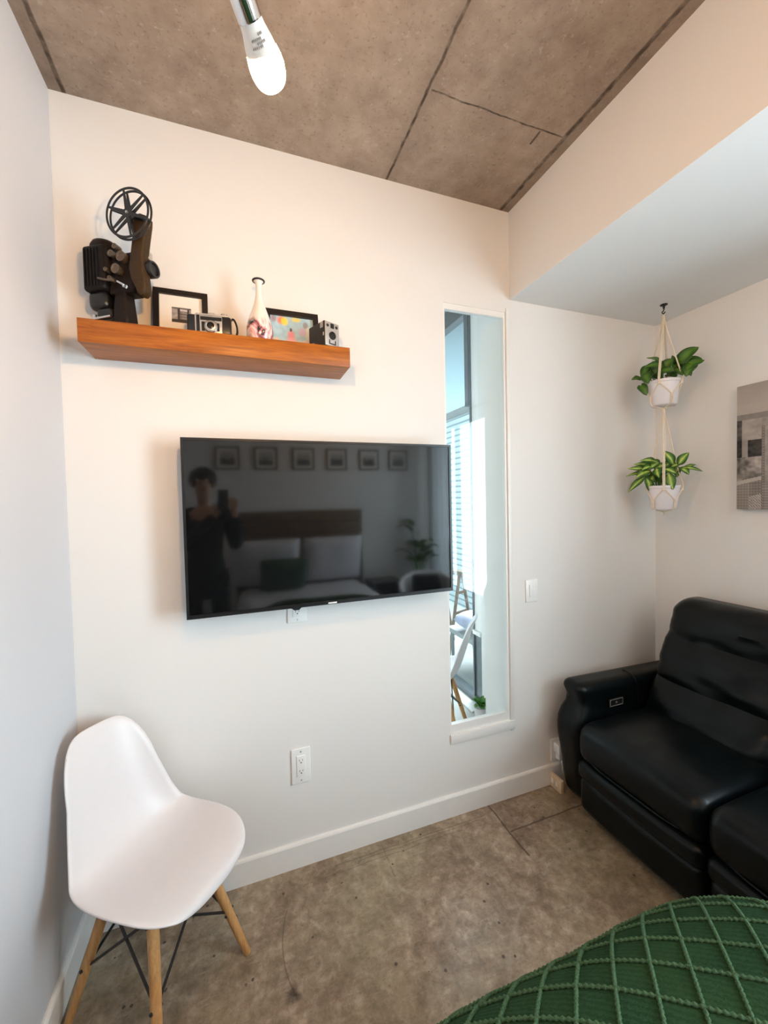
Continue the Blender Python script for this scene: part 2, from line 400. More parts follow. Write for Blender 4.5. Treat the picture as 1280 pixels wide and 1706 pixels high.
# main wall with the tall narrow opening
X0, X1, Z0, Z1 = 1.498, 1.850, .398, 2.475
b = BM()
box(b, 0, X0, 0, .22, 0, H); box(b, X1, XR+.12, 0, .22, 0, H+.05); box(b, X0, X1, .03, .22, 0, .29); box(b, X0, X1, .03, .22, 2.57, H); box(b, X0, X1, 0, .03, 0, Z0); box(b, X0, X1, 0, .03, Z1, H)
struct('wall_front', b, M_wall)
# dropped soffit on the right
b = BM(); box(b, XS, XR+.12, YB-.12, 0, ZS, H+.04); struct('ceiling_soffit', b, M_soffit)
# right wall with large window opening at the back
WY0, WY1, WZ0, WZ1 = -3.0, -1.72, .35, 2.42
b = BM()
box(b, XR, XR+.12, WY1, 0, 0, ZS); box(b, XR, XR+.12, YB, WY0, 0, ZS)
box(b, XR, XR+.12, WY0, WY1, 0, WZ0); box(b, XR, XR+.12, WY0, WY1, WZ1, ZS)
struct('wall_right', b, M_wall)
b = BM(); box(b, -.12, XR+.12, YB-.12, YB, 0, H); struct('wall_back', b, M_wall)
def baseboard(name, pts):
    b = BM()
    (x0, y0), (x1, y1), (nx, ny) = pts
    t = .014
    prof = [(0, 0), (t, 0), (t, .096), (t*.75, .102), (t*.4, .105), (0, .105)]
    a = [b.verts.new((x0+nx*p, y0+ny*p, z)) for p, z in prof]; c = [b.verts.new((x1+nx*p, y1+ny*p, z)) for p, z in prof]
    b.faces.new(a); b.faces.new(list(reversed(c)))
    for i in range(len(prof)): b.faces.new((a[i], a[i-1], c[i-1], c[i]))
    struct(name, b, M_trim)
baseboard('baseboard_front', ((0.0, 0), (XR, 0), (0, -1)))
baseboard('baseboard_left', ((0, -.014), (0, YB), (1, 0)))
baseboard('baseboard_right', ((XR, -.014), (XR, YB), (-1, 0)))
# narrow window: lining, sill board and slim casing, fixed pane
b = BM()
box(b, X0, X1+.024, -.009, .0, Z0-.045, Z0-.001); box(b, X1+.001, X1+.022, -.004, .0, Z0-.056, Z1+.02)
bevel(b, .002)
struct('trim_1', b, M_trim, True)
wf = BM(); e = .010
box(wf, X0, X0+e, .004, .028, Z0, Z1); box(wf, X1-e, X1, .004, .028, Z0, Z1); box(wf, X0+e, X1-e, .004, .028, Z0, Z0+.045); box(wf, X0+e, X1-e, .004, .028, Z1-.027, Z1)
w1 = struct('window_1', wf, M_trim); g_ = BM(); box(g_, X0+e, X1-e, .014, .019, Z0+.045, Z1-.027); obj('pane', g_, M_glass, w1, False)
# big window
wf = BM(); e = .04
for (a0, a1) in ((WY0, WY0+e), ((WY0+WY1)/2-.02, (WY0+WY1)/2+.02), (WY1-e, WY1)): box(wf, XR+.04, XR+.09, a0, a1, WZ0, WZ1)
for (a0, a1) in ((WZ0, WZ0+e), (WZ1-e, WZ1)): box(wf, XR+.041, XR+.089, WY0, WY1, a0, a1)
w2 = struct('window_2', wf, M_grey)
for y0, y1 in ((WY0+e, (WY0+WY1)/2-.02), ((WY0+WY1)/2+.02, WY1-e)):
    g_ = BM(); box(g_, XR+.062, XR+.068, y0, y1, WZ0+e, WZ1-e); obj('pane', g_, M_glass, w2, False)

# ------------------------------------------------------------------ next room and outside, seen through the narrow window
M_conc2 = plain('pale_concrete_slab', (.42, .41, .39), .6, scale=6)
FX = 2.20
b = BM(); box(b, -.12, FX+.03, .22, 4.2, -.12, 0); struct('floor_next_room', b, M_conc2)
b = BM(); box(b, -.12, FX+.12, .22, 4.2, 3.06, 3.2); struct('ceiling_next_room', b, plain('grey_concrete_ceiling', (.30, .30, .30), .8, scale=5))
b = BM(); box(b, -.12, 0, .22, 4.2, 0, 3.06); box(b, 0, FX, 4.1, 4.2, 0, 3.06); struct('wall_next_room', b, M_wall)
b = BM(); box(b, FX, FX+.10, .22, .785, 0, 3.06); struct('wall_pier', b, M_wall)
fr = BM()
box(fr, FX, FX+.05, .885, .900, 0, 3.06); box(fr, FX-.004, FX+.07, .900, .955, 2.24, 3.06); box(fr, FX, FX+.07, 2.1, 2.15, 0, 3.06); box(fr, FX, FX+.07, 4.05, 4.1, 0, 3.06)
box(fr, FX-.005, FX+.065, .785, 4.05, 2.93, 3.06); box(fr, FX-.005, FX+.065, .785, 4.05, 0, .05)
w3 = struct('window_3', fr, M_grey)
for y0, y1, z0 in ((.900, 2.1, .05), (2.15, 4.05, .05), (.785, .885, .56)):
    g_ = BM(); box(g_, FX+.03, FX+.036, y0, y1, z0, 2.93); obj('pane', g_, M_glass, w3, False)
g_ = BM(); box(g_, FX+.01, FX+.03, .785, .885, .56, 2.93); obj('roller_blind', g_, M_trim, w3, False)
g_ = BM(); box(g_, FX+.012, FX+.05, .785, .885, .05, .53); obj('spandrel_panel', g_, plain('dark_grey_glass', (.12, .15, .16), .15), w3, False)
g_ = BM(); box(g_, FX-.01, FX+.05, .785, .885, .53, .56); obj('crossbar', g_, M_trim, w3, False)
b = BM(); box(b, FX-.10, FX-.006, .765, 4.05, 0, .012); struct('trim_2', b, M_trim)
b = BM(); box(b, FX+.13, FX+1.35, .24, 4.2, -.25, -.02); struct('balcony_floor', b, M_conc2)
# neighbouring building with white horizontal cladding
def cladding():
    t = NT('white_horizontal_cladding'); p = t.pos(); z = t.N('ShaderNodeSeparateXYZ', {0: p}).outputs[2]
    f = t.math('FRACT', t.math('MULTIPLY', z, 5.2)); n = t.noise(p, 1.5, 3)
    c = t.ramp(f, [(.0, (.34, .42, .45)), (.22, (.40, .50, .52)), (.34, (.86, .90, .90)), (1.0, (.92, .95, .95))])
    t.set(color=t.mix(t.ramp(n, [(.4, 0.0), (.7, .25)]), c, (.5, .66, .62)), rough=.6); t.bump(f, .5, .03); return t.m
nb = thing('apartment_building', 'white building with horizontal cladding bands beyond the balcony', 'building', (7.6, 10, -6))
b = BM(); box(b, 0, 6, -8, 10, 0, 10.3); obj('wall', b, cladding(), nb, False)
b = BM(); box(b, -.15, 6.1, -8.1, 10.1, 10.3, 10.5); obj('roof', b, M_conc2, nb, False)
b = BM(); box(b, -.3, 0, -8, -5, 7.5, 7.7); box(b, -.3, -.25, -8, -5, 7.7, 8.4); obj('balcony', b, M_conc2, nb, False)
b = BM(); box(b, 2.0, 60, -60, 60, -6.2, -6); struct('ground', b, plain('street_ground', (.25, .26, .24), .9, scale=1))

# ------------------------------------------------------------------ moulded shell chairs
PROF = [(-1, .235, .412, .205), (-.85, .215, .436, .226), (-.55, .13, .441, .240), (-.25, .01, .428, .240), (-.03, -.085, .426, .232), (.10, -.145, .446, .222),
        (.22, -.182, .500, .212), (.42, -.215, .590, .205), (.70, -.250, .705, .196), (1, -.290, .825, .175)]
CS = (.97, .904, .98); FS_ = .838
def shell_bm():
    b = BM(); N_, K_ = 56, 36; g = []
    def cen(t):
        f, z, w = cr_spline(PROF, t); f2, z2, _ = cr_spline(PROF, min(1, t+.01)); f1, z1, _ = cr_spline(PROF, max(-1, t-.01))
        tg = Vector((f2-f1, 0, z2-z1)).normalized(); nrm = Vector((tg.z, 0, -tg.x))
        if nrm.z < 0 and nrm.x < 0: nrm = -nrm
        return Vector((f, 0, z)), w, nrm, tg
    n = 3.1
    for j in range(N_+1):
        row = []
        for i in range(K_+1):
            s = -1+2*i/K_; t = -1+2*j/N_; n = 2.8+.3*(t+1) if t < 0 else 3.1+1.1*min(1, t*2)
            m = max(abs(s), abs(t)); k = m/((abs(s)**n+abs(t)**n)**(1/n)) if m > 0 else 1
            s_, t_ = s*k, t*k
            p, w, nr, tg = cen(t_)
            a = abs(s_)
            edge = .046*(a**2.8)*(1 if t_ < .1 else 1-.25*(t_-.1))
            if t_ < -.3: edge *= 1 - .55*((-.3-t_)/.7)**1.5
            q = p + nr*edge + Vector((0, s_*w, 0))
            # small rolled lip all round
            m2 = max(0, (m-.93)/.07); q -= nr*.006*m2*m2
            row.append(b.verts.new((q.x*CS[0], q.y*CS[1]*(1-.168*max(0, min(1, (q.z-.45)/.2))), q.z*CS[2])))
        g.append(row)
    for j in range(N_):
        for i in range(K_): b.faces.new((g[j][i], g[j][i+1], g[j+1][i+1], g[j+1][i]))
    return b
def make_chair(label, loc, rz):
    t = thing('shell_chair', label, 'chair', loc, rz)
    s = obj('shell', shell_bm(), M_plastic, t, smooth='keep', angle=180)
    md = s.modifiers.new('thick', 'SOLIDIFY'); md.thickness = .007; md.offset = 0
    md = s.modifiers.new('round', 'BEVEL'); md.width = .0025; md.segments = 2; md.limit_method = 'ANGLE'; md.angle_limit = R_(60)
    tops = {}; feet = {}
    for sx in (1, -1):
        for sy in (1, -1):
            a = Vector((.075 if sx > 0 else -.095, .092*sy, .388)); f = Vector((.215*FS_ if sx > 0 else -.235*FS_, .205*FS_*sy, .0))
            tops[(sx, sy)] = a; feet[(sx, sy)] = f
            b = BM(); pts = [f, f.lerp(a, .02), f.lerp(a, .5), f.lerp(a, .98), a]
            tube(b, pts, [.0105, .0118, .0150, .0165, .0160], 16)
            lg = obj('leg', b, M_leg, t)
            b = BM(); q = f.lerp(a, .42); d = (a-f).normalized(); side = Vector((0, sy, 0)); side = (side - d*side.dot(d)).normalized()
            tube(b, [q-side*.017, q+side*.018], .0048, 10); obj('bolt', b, M_blackmetal, lg); b = BM(); q2 = f.lerp(a, .9)
            tube(b, [q2-side*.02, q2+side*.021], .0048, 10); obj('bolt', b, M_blackmetal, lg)
    b = BM(); r = .0042
    F = {k: feet[k].lerp(tops[k], .42) for k in feet}; T = {k: feet[k].lerp(tops[k], .93) for k in feet}
    for a, c in (((1, 1), (1, -1)), ((-1, 1), (-1, -1)), ((1, 1), (-1, 1)), ((1, -1), (-1, -1))):
        tube(b, [F[a], T[c]], r, 8); tube(b, [F[c], T[a]], r, 8)
    for sy in (1, -1): tube(b, [T[(1, sy)], T[(-1, sy)]], .006, 8)
    for sx in (1, -1): tube(b, [T[(sx, 1)], T[(sx, -1)]], .006, 8)
    for k in T: tube(b, [T[k], T[k]+Vector((0, 0, .035))], .010, 10)
    obj('wire_brace', b, M_blackmetal, t)
    return t
make_chair('white moulded shell chair with wooden dowel legs in the corner under the shelf', (.297, -.284, 0), R_(-41.1))
make_chair('white shell chair seen from behind through the narrow window', (1.72, .62, 0), R_(142))

# ------------------------------------------------------------------ television on the wall
tv = thing('television', 'black flat screen television mounted on the wall below the shelf', 'television', (.375, -.10, 1.130))
TW, TH = 1.095, .660
b = BM(); bw = .009
box(b, 0, bw, 0, .028, 0, TH); box(b, TW-bw, TW, 0, .028, 0, TH); box(b, bw, TW-bw, 0, .028, TH-bw, TH); box(b, bw, TW-bw, -.001, .028, 0, .014)
box(b, bw, TW-bw, .012, .030, .014, TH-bw); obj('bezel', b, M_black, tv, False)
b = BM(); box(b, bw, TW-bw, .004, .011, .014, TH-bw); obj('screen', b, M_screen, tv, False)
b = BM(); rbox(b, (TW/2, .050, .27), (.62, .045, .42), .015, 3); obj('rear_housing', b, M_black, tv)
b = BM(); box(b, TW/2-.2, TW/2+.2, .074, .098, .18, .42); box(b, TW/2-.16, TW/2-.12, .060, .074, .1, .5); box(b, TW/2+.12, TW/2+.16, .060, .074, .1, .5); obj('wall_bracket', b, M_blackmetal, tv, False)
b = BM(); rbox(b, (.537, -.0012, .0055), (.036, .0022, .0060), .001, 2); tag(obj('badge', b, plain('silver_badge', (.85, .85, .86), .3), tv), 'small silver badge')
b = BM(); prism(b, [(.372, 0), (.412, 0), (.402, -.009), (.384, -.009)], 0, .016); obj('sensor_housing', b, M_black, tv, False)

# ------------------------------------------------------------------ floating shelf
b = BM(); box(b, -.445, .445, -.168, 0, 0, .075); bevel(b, .0015)
sh = tag(obj('floating_shelf', b, M_shelf, None, loc=(.5475, 0, 2.072)), 'orange wood floating shelf on the wall above the television', 'shelf')
SZ = 2.147

# ------------------------------------------------------------------ film projector
pj = thing('film_projector', 'vintage brown film projector with an empty reel at the left end of the shelf', 'projector', (.217, -.088, SZ), R_(-30))
b = BM(); rbox(b, (-.002, 0, .006), (.085, .075, .012), .005, 3)
def colf(q): k = 1 - .35*(q.z+.07)/.14; return (q.x*k+.004, q.y*k, q.z)
rbox(b, (0, 0, .080), (.062, .060, .140), .012, 3, 4, fn=colf); obj('pedestal', b, M_darkbrown, pj)
b = BM(); rbox(b, (-.077, 0, .205), (.085, .086, .150), .012, 4, 2)
for i in range(5): rbox(b, (-.107+.0125*i, -.0445, .205), (.004, .004, .125), .0015, 2)
for i in range(6): rbox(b, (-.120, -.028+.0112*i, .205), (.003, .004, .125), .001, 2)
obj('lamp_house', b, plain('black_wrinkle_enamel', (.008, .006, .006), .5, spec=.2, var=.3, bump=.3), pj)
b = BM(); lathe(b, [(0, .027), (.020, .026), (.032, .020), (.038, .008), (.039, 0), (.0385, -.012)], 28, Matrix.Translation((-.070, 0, .284)) @ Matrix.Scale(1.15, 4, (1, 0, 0))); obj('vent_cap', b, M_darkbrown, pj)
b = BM(); rbox(b, (-.08, 0, .105), (.075, .066, .065), .022, 5); rbox(b, (-.055, -.006, .055), (.06, .05, .040), .014, 4); tube(b, [(-.08, -.02, .035), (-.02, -.02, .035)], .007, 10); obj('motor', b, M_black, pj)
b = BM(); tube(b, [(-.085, -.03, .040), (-.02, -.035, .040)], .0045, 10); tube(b, [(-.088, -.03, .028), (-.088, -.03, .052)], .006, 10); obj('tilt_lever', b, M_chrome, pj)
b = BM(); rbox(b, (.012, .004, .185), (.105, .055, .135), .012, 4); rbox(b, (-.038, -.02, .215), (.035, .035, .06), .008, 3); obj('body', b, M_darkbrown, pj)
b = BM()
for (x, z, r, h) in ((.012, .188, .016, .02), (.030, .228, .017, .016), (-.002, .238, .011, .022), (-.012, .160, .008, .02), (.010, .262, .009, .018), (-.026, .190, .007, .02)):
    lathe(b, [(0, .0), (r*.5, 0), (r*.6, -.002), (r, -.002), (r, h), (r*.9, h+.002), (r*.9, h+.004)], 22, align((x, -.024-h, z), (0, 1, 0)))
tube(b, [(-.05, -.05, .16), (-.02, -.052, .15), (.01, -.052, .145)], .004, 8)
obj('sprocket_wheels', b, plain('dull_nickel', (.13, .10, .075), .4, metal=.4), pj)
b = BM(); arm = [(x_+.028, z_) for x_, z_ in [(.058, .335), (.080, .355), (.108, .342), (.106, .320), (.094, .260), (.086, .215), (.088, .165), (.094, .125), (.090, .100), (.078, .090), (.064, .096), (.052, .125), (.040, .150), (.034, .185), (.044, .240), (.052, .285)]]
prism(b, arm, -.046, -.012); bevel(b, .006, 3); obj('reel_arm', b, M_brown, pj)
b = BM(); tube(b, [(.028, -.055, .138), (.055, -.058, .122)], .004, 8); tube(b, [(.052, -.055, .120), (.062, -.058, .116)], .006, 8); obj('threading_lever', b, M_chrome, pj)
b = BM(); lathe(b, [(.0, -.01), (.018, -.01), (.020, 0), (.020, .02), (.026, .024), (.027, .044), (.025, .048), (.020, .048), (.018, .042), (0, .040)], 28, align((.082, -.008, .190), (1, 0, 0))); obj('lens', b, M_black, pj)
b = BM(); lathe(b, [(0, .0), (.011, 0), (.012, .006), (0, .008)], 20, align((.099, -.035, .212), (.3, -1, 0))); rbox(b, (.105, -.01, .235), (.022, .03, .03), .006, 3); obj('focus_knob', b, M_steel, pj)
# reel
rc = (.086, -.060, .342)
b = BM(); RR = .079
for yo in (-.007, .007):
    Mx = align((rc[0], rc[1]+yo, rc[2]), (0, -1, 0))
    lathe(b, [(RR-.0065, -.0008), (RR, -.0012), (RR+.0012, 0), (RR, .0012), (RR-.0065, .0008), (RR-.0065, -.0008)], 56, Mx)
    lathe(b, [(0, -.001), (.016, -.001), (.016, .001), (0, .001)], 24, Mx)
    for k in range(6):
        a = R_(98+60*k); d = Vector((cos(a), 0, sin(a))); s = Vector((-sin(a), 0, cos(a)))
        for o_ in ((-1, 1) if False else (0,)):
            P = [Vector((rc[0], rc[1]+yo, rc[2]))+d*q+s*w for q, w in ((.012, -.0065), (RR-.004, -.0032), (RR-.004, .0032), (.012, .0065))]
            f_ = [b.verts.new(p+Vector((0, -.0008, 0))) for p in P]; k_ = [b.verts.new(p+Vector((0, .0008, 0))) for p in P]
            b.faces.new(f_); b.faces.new(list(reversed(k_)))
            for i in range(4): b.faces.new((f_[i], f_[i-1], k_[i-1], k_[i]))
obj('reel', b, M_black, pj)
b = BM(); lathe(b, [(0, .012), (.004, .012), (.0045, .008), (.012, .007), (.013, -.008), (0, -.008)], 20, align(rc, (0, -1, 0))); tube(b, [(rc[0], rc[1], rc[2]), (rc[0]+.002, -.02, rc[2])], .006, 10); obj('reel_hub', b, M_steel, pj)

# ------------------------------------------------------------------ picture frames on the shelf
def frame_thing(name, label, x0, x1, y, z0, h, bw, lean, matw, picfn, nu, nv, dp=.016, cat='picture frame', group=None, matmat=None):
    w = x1-x0; t = thing(name, label, cat, (x0, y, z0), 0, group)
    Mx = Matrix.Rotation(-lean, 4, 'X')
    b = BM()
    for q in ((0, bw, 0, h), (w-bw, w, 0, h), (bw, w-bw, 0, bw), (bw, w-bw, h-bw, h)):
        box(b, q[0], q[1], -dp, 0, q[2], q[3], M_=Mx)
    box(b, bw, w-bw, -.004, -.0005, bw, h-bw, M_=Mx)
    obj('frame', b, M_framewood, t, False)
    if matw:
        b = BM(); i0, i1, j0, j1 = bw+matw[0], w-bw-matw[1], bw+matw[2], h-bw-matw[3]
        for q in ((bw, i0, bw, h-bw), (i1, w-bw, bw, h-bw), (i0, i1, bw, j0), (i0, i1, j1, h-bw)): box(b, q[0], q[1], -.0075, -.0055, q[2], q[3], M_=Mx)
        obj('mat', b, M_mat, t, False)
    else: i0, i1, j0, j1 = bw, w-bw, bw, h-bw
    picture('photo', t, i1-i0, j1-j0, nu, nv, picfn, Mx @ Matrix.Translation((i0, -.0050, j0)))
    return t
def g_(v, w=1.03): return (v*w, v*.96, v*.93)
def pic_house(u, v):
    n = noise.noise(Vector((u*6, v*6, 3)))*.12
    if v < .22: return g_(.05+.03*abs(n)*4)
    if v > .92: return g_(.09)
    if .30 < u < .42 or .80 < u < .9: return g_(.06)
    if .42 <= u <= .80:
        if v > .78: return g_(.55)
        return g_(.10 if (int(u*26) % 2 == 0 or int(v*16) % 3 == 0) else .35+n)
    return g_(.35+n)
def pic_party(u, v):
    n = noise.noise(Vector((u*9, v*7, 8)))
    c = Vector((.42, .62, .72)) + Vector((.5, .5, .4))*n*.18
    def blob(cx, cy, rx, ry, col, k=.9):
        nonlocal c
        d = ((u-cx)/rx)**2+((v-cy)/ry)**2
        if d < 1: c = c.lerp(Vector(col), k*(1-d)**.35)
    blob(.25, .86, .10, .14, (.9, .22, .10)); blob(.33, .84, .09, .15, (.95, .75, .05)); blob(.60, .93, .12, .08, (.85, .70, .15)); blob(.08, .90, .07, .12, (.35, .25, .28))
    blob(.82, .78, .07, .12, (.30, .28, .30)); blob(.90, .5, .10, .25, (.75, .78, .68)); blob(.47, .40, .09, .17, (.85, .28, .36)); blob(.47, .58, .035, .07, (.10, .05, .05))
    blob(.48, .18, .16, .16, (.85, .45, .50)); blob(.75, .55, .10, .15, (.62, .48, .66)); blob(.12, .15, .12, .15, (.80, .55, .35)); blob(.85, .15, .16, .16, (.80, .60, .62)); blob(.62, .10, .10, .08, (.80, .12, .15))
    return tuple(max(0, q) for q in c)
frame_thing('picture_frame', 'dark wooden frame with a small monochrome photo in a wide cream mat beside the projector', .296, .478, -.043, SZ, .194, .0195, R_(8), (.040, .038, .052, .044), pic_house, 40, 40)
frame_thing('picture_frame', 'dark wooden frame with a colourful party picture behind the vase', .684, .896, -.043, SZ, .172, .021, R_(8), None, pic_party, 70, 56)

# ------------------------------------------------------------------ cameras on the shelf
cm = thing('folding_camera', 'black and silver vintage camera with strap in front of the monochrome photo', 'camera', (.488, -.128, SZ), R_(-4))
b = BM(); rbox(b, (0, 0, .036), (.146, .032, .066), .008, 3); obj('body', b, M_black, cm)
b = BM(); rbox(b, (.006, -.017, .034), (.074, .006, .062), .002, 2); rbox(b, (.010, 0, .0715), (.110, .026, .007), .003, 2); rbox(b, (.008, 0, .0775), (.022, .018, .006), .002, 2)
lathe(b, [(0, .007), (.007, .007), (.008, 0)], 16, Matrix.Translation((.045, 0, .075))); lathe(b, [(0, .006), (.005, .006), (.0055, 0)], 16, Matrix.Translation((.060, 0, .075)))
box(b, -.046, -.042, -.0175, -.0155, .003, .068); obj('metal_trim', b, M_silver, cm)
b = BM(); box(b, -.028, .042, -.0215, -.0195, .048, .060); box(b, -.024, -.014, -.0215, -.0195, .010, .042); box(b, .026, .034, -.0215, -.0195, .012, .040); obj('viewfinder_window', b, M_black, cm, False)
b = BM(); Mx = align((.006, -.018, .026), (0, -1, 0)); lathe(b, [(.021, 0), (.022, .006), (.019, .009), (.016, .009), (.0155, .014), (.012, .015)], 30, Mx); lens = obj('lens', b, M_steel, cm)
b = BM(); lathe(b, [(0, .012), (.006, .0125), (.0125, .010)], 26, Mx); obj('lens_glass', b, M_black, lens)
b = BM(); pts = smoothpts([(.070, 0, .060), (.080, -.004, .066), (.090, -.008, .045), (.093, -.010, .020), (.089, -.012, .004)]); 
tube(b, pts, .0035, 8); obj('strap', b, M_black, cm)

bc = thing('box_camera', 'small black box camera with a silver front plate at the right end of the shelf', 'camera', (.905, -.102, SZ), R_(24))
# local -y is the front
b = BM(); rbox(b, (0, .0, .049), (.072, .105, .096), .004, 3); obj('body', b, plain('black_leatherette', (.014, .012, .011), .45, var=.4, scale=300, bump=.5), bc)
b = BM(); rbox(b, (0, -.0535, .049), (.066, .003, .090), .0015, 2); obj('front_plate', b, M_silver, bc)
b = BM(); Mx = align((.000, -.055, .044), (0, -1, 0)); lathe(b, [(0, .002), (.011, .002), (.013, .004), (.015, .004), (.0155, 0)], 26, Mx)
for x in (-.021, .021): lathe(b, [(0, .001), (.0055, .001), (.006, 0)], 16, align((x, -.055, .080), (0, -1, 0)))
box(b, -.008, .008, -.0565, -.0548, .072, .090); prism(b, [(-.016, .010), (.016, .010), (.016, .027), (.012, .027), (.012, .014), (-.012, .014), (-.012, .027), (-.016, .027)], -.0565, -.0548)
obj('lens', b, M_black, bc)
b = BM(); lathe(b, [(0, .010), (.008, .010), (.009, .008), (.009, 0)], 20, align((-.036, .015, .016), (-1, 0, 0))); obj('winding_knob', b, M_silver, bc)
b = BM(); box(b, -.0375, -.0355, -.045, -.028, .072, .094); obj('side_window', b, M_silver, bc, False)
b = BM(); box(b, -.0375, -.0355, -.050, -.044, .040, .052); obj('latch', b, M_silver, bc, False)
b = BM(); tube(b, smoothpts([(0, -.035, .096), (0, -.025, .103), (0, .02, .103), (0, .03, .096)]), .003, 8); obj('handle', b, M_black, bc)

# ------------------------------------------------------------------ vase
def vase_mat():
    t = NT('painted_white_glass'); p = t.objc(); z = t.N('ShaderNodeSeparateXYZ', {0: p}).outputs[2]
    n = t.noise(p, 13, 3, .5, 1.2); m = t.noise(p, 45, 3, .6, 2)
    col = t.ramp(n, [(.36, (.02, .02, .025)), (.42, (.55, .20, .22)), (.50, (.85, .78, .74)), (.58, (.80, .35, .35)), (.66, (.03, .28, .33))])
    k = t.N('ShaderNodeMapRange', {0: t.math('ADD', z, t.math('MULTIPLY', m, .035)), 1: .085, 2: .115, 3: 1.0, 4: 0.0}).outputs[0]
    t.set(color=t.mix(k, (.86, .80, .74), col), rough=.12, spec=.6, coat=.3); return t.m
vs = thing('glass_vase', 'slender white glass vase with coloured swirls and a dark rim on the shelf', 'vase', (.661, -.100, SZ))
b = BM(); prof = [(0, 0), (.034, 0), (.040, .004), (.0465, .022), (.049, .045), (.046, .070), (.037, .100), (.026, .130), (.0165, .160), (.0115, .190), (.0105, .215), (.014, .230), (.021, .237), (.019, .238), (.012, .231), (.0085, .215), (.008, .19)]
pr = smoothpts([(r, 0, z) for r, z in prof], 3); lathe(b, [(max(0, p.x), p.z) for p in pr], 40); obj('body', b, vase_mat(), vs)
b = BM(); lathe(b, [(.0200+.0038*cos(a*pi/6), .2370+.0034*sin(a*pi/6)) for a in range(13)], 36); tag(obj('rim', b, M_black, vs), 'black rim')

# ------------------------------------------------------------------ outlets and switch
def outlet(name, label, cx, cz, w, h, n_rec):
    t = thing(name, label, 'outlet', (cx, 0, cz))
    b = BM(); rbox(b, (0, -.0035, 0), (w, .007, h), .003, 3); obj('plate', b, M_plate, t)
    b = BM(); rbox(b, (0, -.0078, 0), (w*.46, .004, h*.60), .0015, 2); rec = obj('receptacle', b, M_plate, t)
    for s in (1, -1):
        b = BM(); zc = s*h*.15
        box(b, -.0075, -.0058, -.0102, -.0092, zc-.001, zc+.008); box(b, .0055, .0072, -.0102, -.0092, zc, zc+.0075)
        lathe(b, [(0, .0008), (.0027, .0008), (.0027, 0)], 12, align((0, -.0094, zc-.0065), (0, -1, 0)))
        obj('socket_slots', b, M_slot, rec, False)
    for s in (1, -1): b = BM(); lathe(b, [(0, .0012), (.0028, .001), (.0032, 0)], 12, align((0, -.0068, s*h*.41), (0, -1, 0))); obj('screw', b, M_steel, t)
    return t
outlet('wall_outlet', 'white wall outlet low on the wall beside the chair', .779, .431, .080, .150, 2)
outlet('wall_outlet', 'white wall outlet peeking out below the television', .781, 1.108, .080, .128, 2)
t = thing('light_switch', 'white rocker light switch right of the narrow window', 'switch', (1.990, 0, 1.058))
b = BM(); rbox(b, (0, -.003, 0), (.076, .006, .118), .003, 3); obj('plate', b, M_plate, t)
b = BM(); rbox(b, (0, -.0075, 0), (.033, .006, .066), .0015, 2, fn=lambda q: (q.x, q.y-.0012*(q.z/.033), q.z)); obj('rocker', b, M_plate, t)
# plug adaptor + cable block by the sofa
t = thing('power_adapter', 'white plug adapter on the wall just left of the sofa', 'adapter', (2.145, 0, .180))
b = BM(); rbox(b, (0, -.0035, .0), (.078, .007, .12), .003, 3); obj('plate', b, M_plate, t)
b = BM(); rbox(b, (-.002, -.028, .018), (.045, .042, .052), .006, 3); rbox(b, (.004, -.022, -.030), (.034, .030, .034), .005, 3); tube(b, smoothpts([(0, -.04, -.045), (0, -.044, -.07), (.006, -.04, -.10), (.02, -.035, -.13)]), .003, 8); obj('plug', b, M_plate, t)
t = thing('power_strip', 'cream power strip standing on the floor beside the sofa foot', 'power strip', (2.100, -.050, 0))
b = BM(); rbox(b, (.0, 0, .034), (.022, .085, .068), .004, 3, fn=lambda q: (q.x, q.y, q.z)); obj('housing', b, plain('cream_plastic', (.68, .56, .40), .5), t)
b = BM(); box(b, -.0125, -.0105, -.02, -.005, .025, .048); box(b, -.0125, -.0105, .012, .027, .025, .048); obj('sockets', b, M_plate, t, False)

# ------------------------------------------------------------------ pendant spot lamp with bulb
BC = Vector((.6273, -1.0572, 2.1995)); BD = Vector((-.50006, -.77456, .38746)).normalized()
pl = thing('pendant_lamp', 'chrome spot lamp with a bare glowing bulb below the concrete ceiling', 'lamp', (0, 0, 0))
Mx = align(BC, BD)
b = BM(); prof = [(r_*.86, .0215+(z_-.0215)*.80) for r_, z_ in [(0, -.0365), (.010, -.0350), (.0195, -.0300), (.0260, -.0210), (.0293, -.0090), (.0300, .0010), (.0288, .0120), (.0265, .0215)]]
pr = smoothpts([(r, 0, z) for r, z in prof], 4); lathe(b, [(max(0, p.x), p.z) for p in pr], 40, Mx)
tag(obj('bulb_globe', b, M_bulb, pl), 'glowing white bulb globe')
b = BM(); lathe(b, [(.0229, .0214), (.0215, .0290), (.0192, .0370), (.0175, .0430), (.0165, .0500), (.0160, .0800)], 36, Mx); nk = obj('bulb_neck', b, plain('white_bulb_housing', (.80, .74, .68), .35, var=.01), pl)
b = BM()
dv = (-(BC-CAM)); 
iM = Mx.inverted().to_3x3(); ld = iM @ dv; th0 = math.atan2(ld.y, ld.x)
def onneck(th, z): 
    r = .0170 if z > .046 else .0170+(.046-z)*.28
    return Mx @ Vector((r*1.02*cos(th0+th), r*1.02*sin(th0+th), z))
for z, a0, a1 in ((.0370, -.45, .30), (.0335, -.1, .5), (.0300, -.5, .25), (.0410, .15, .5)):
    k = a0
    while k < a1:
        tube(b, [onneck(k, z), onneck(k+.06, z+.0015)], .00045, 5); tube(b, [onneck(k+.05, z-.001), onneck(k+.07, z+.002)], .0004, 5); k += .13
obj('rating_print', b, plain('grey_print', (.28, .25, .23), .6), nk)
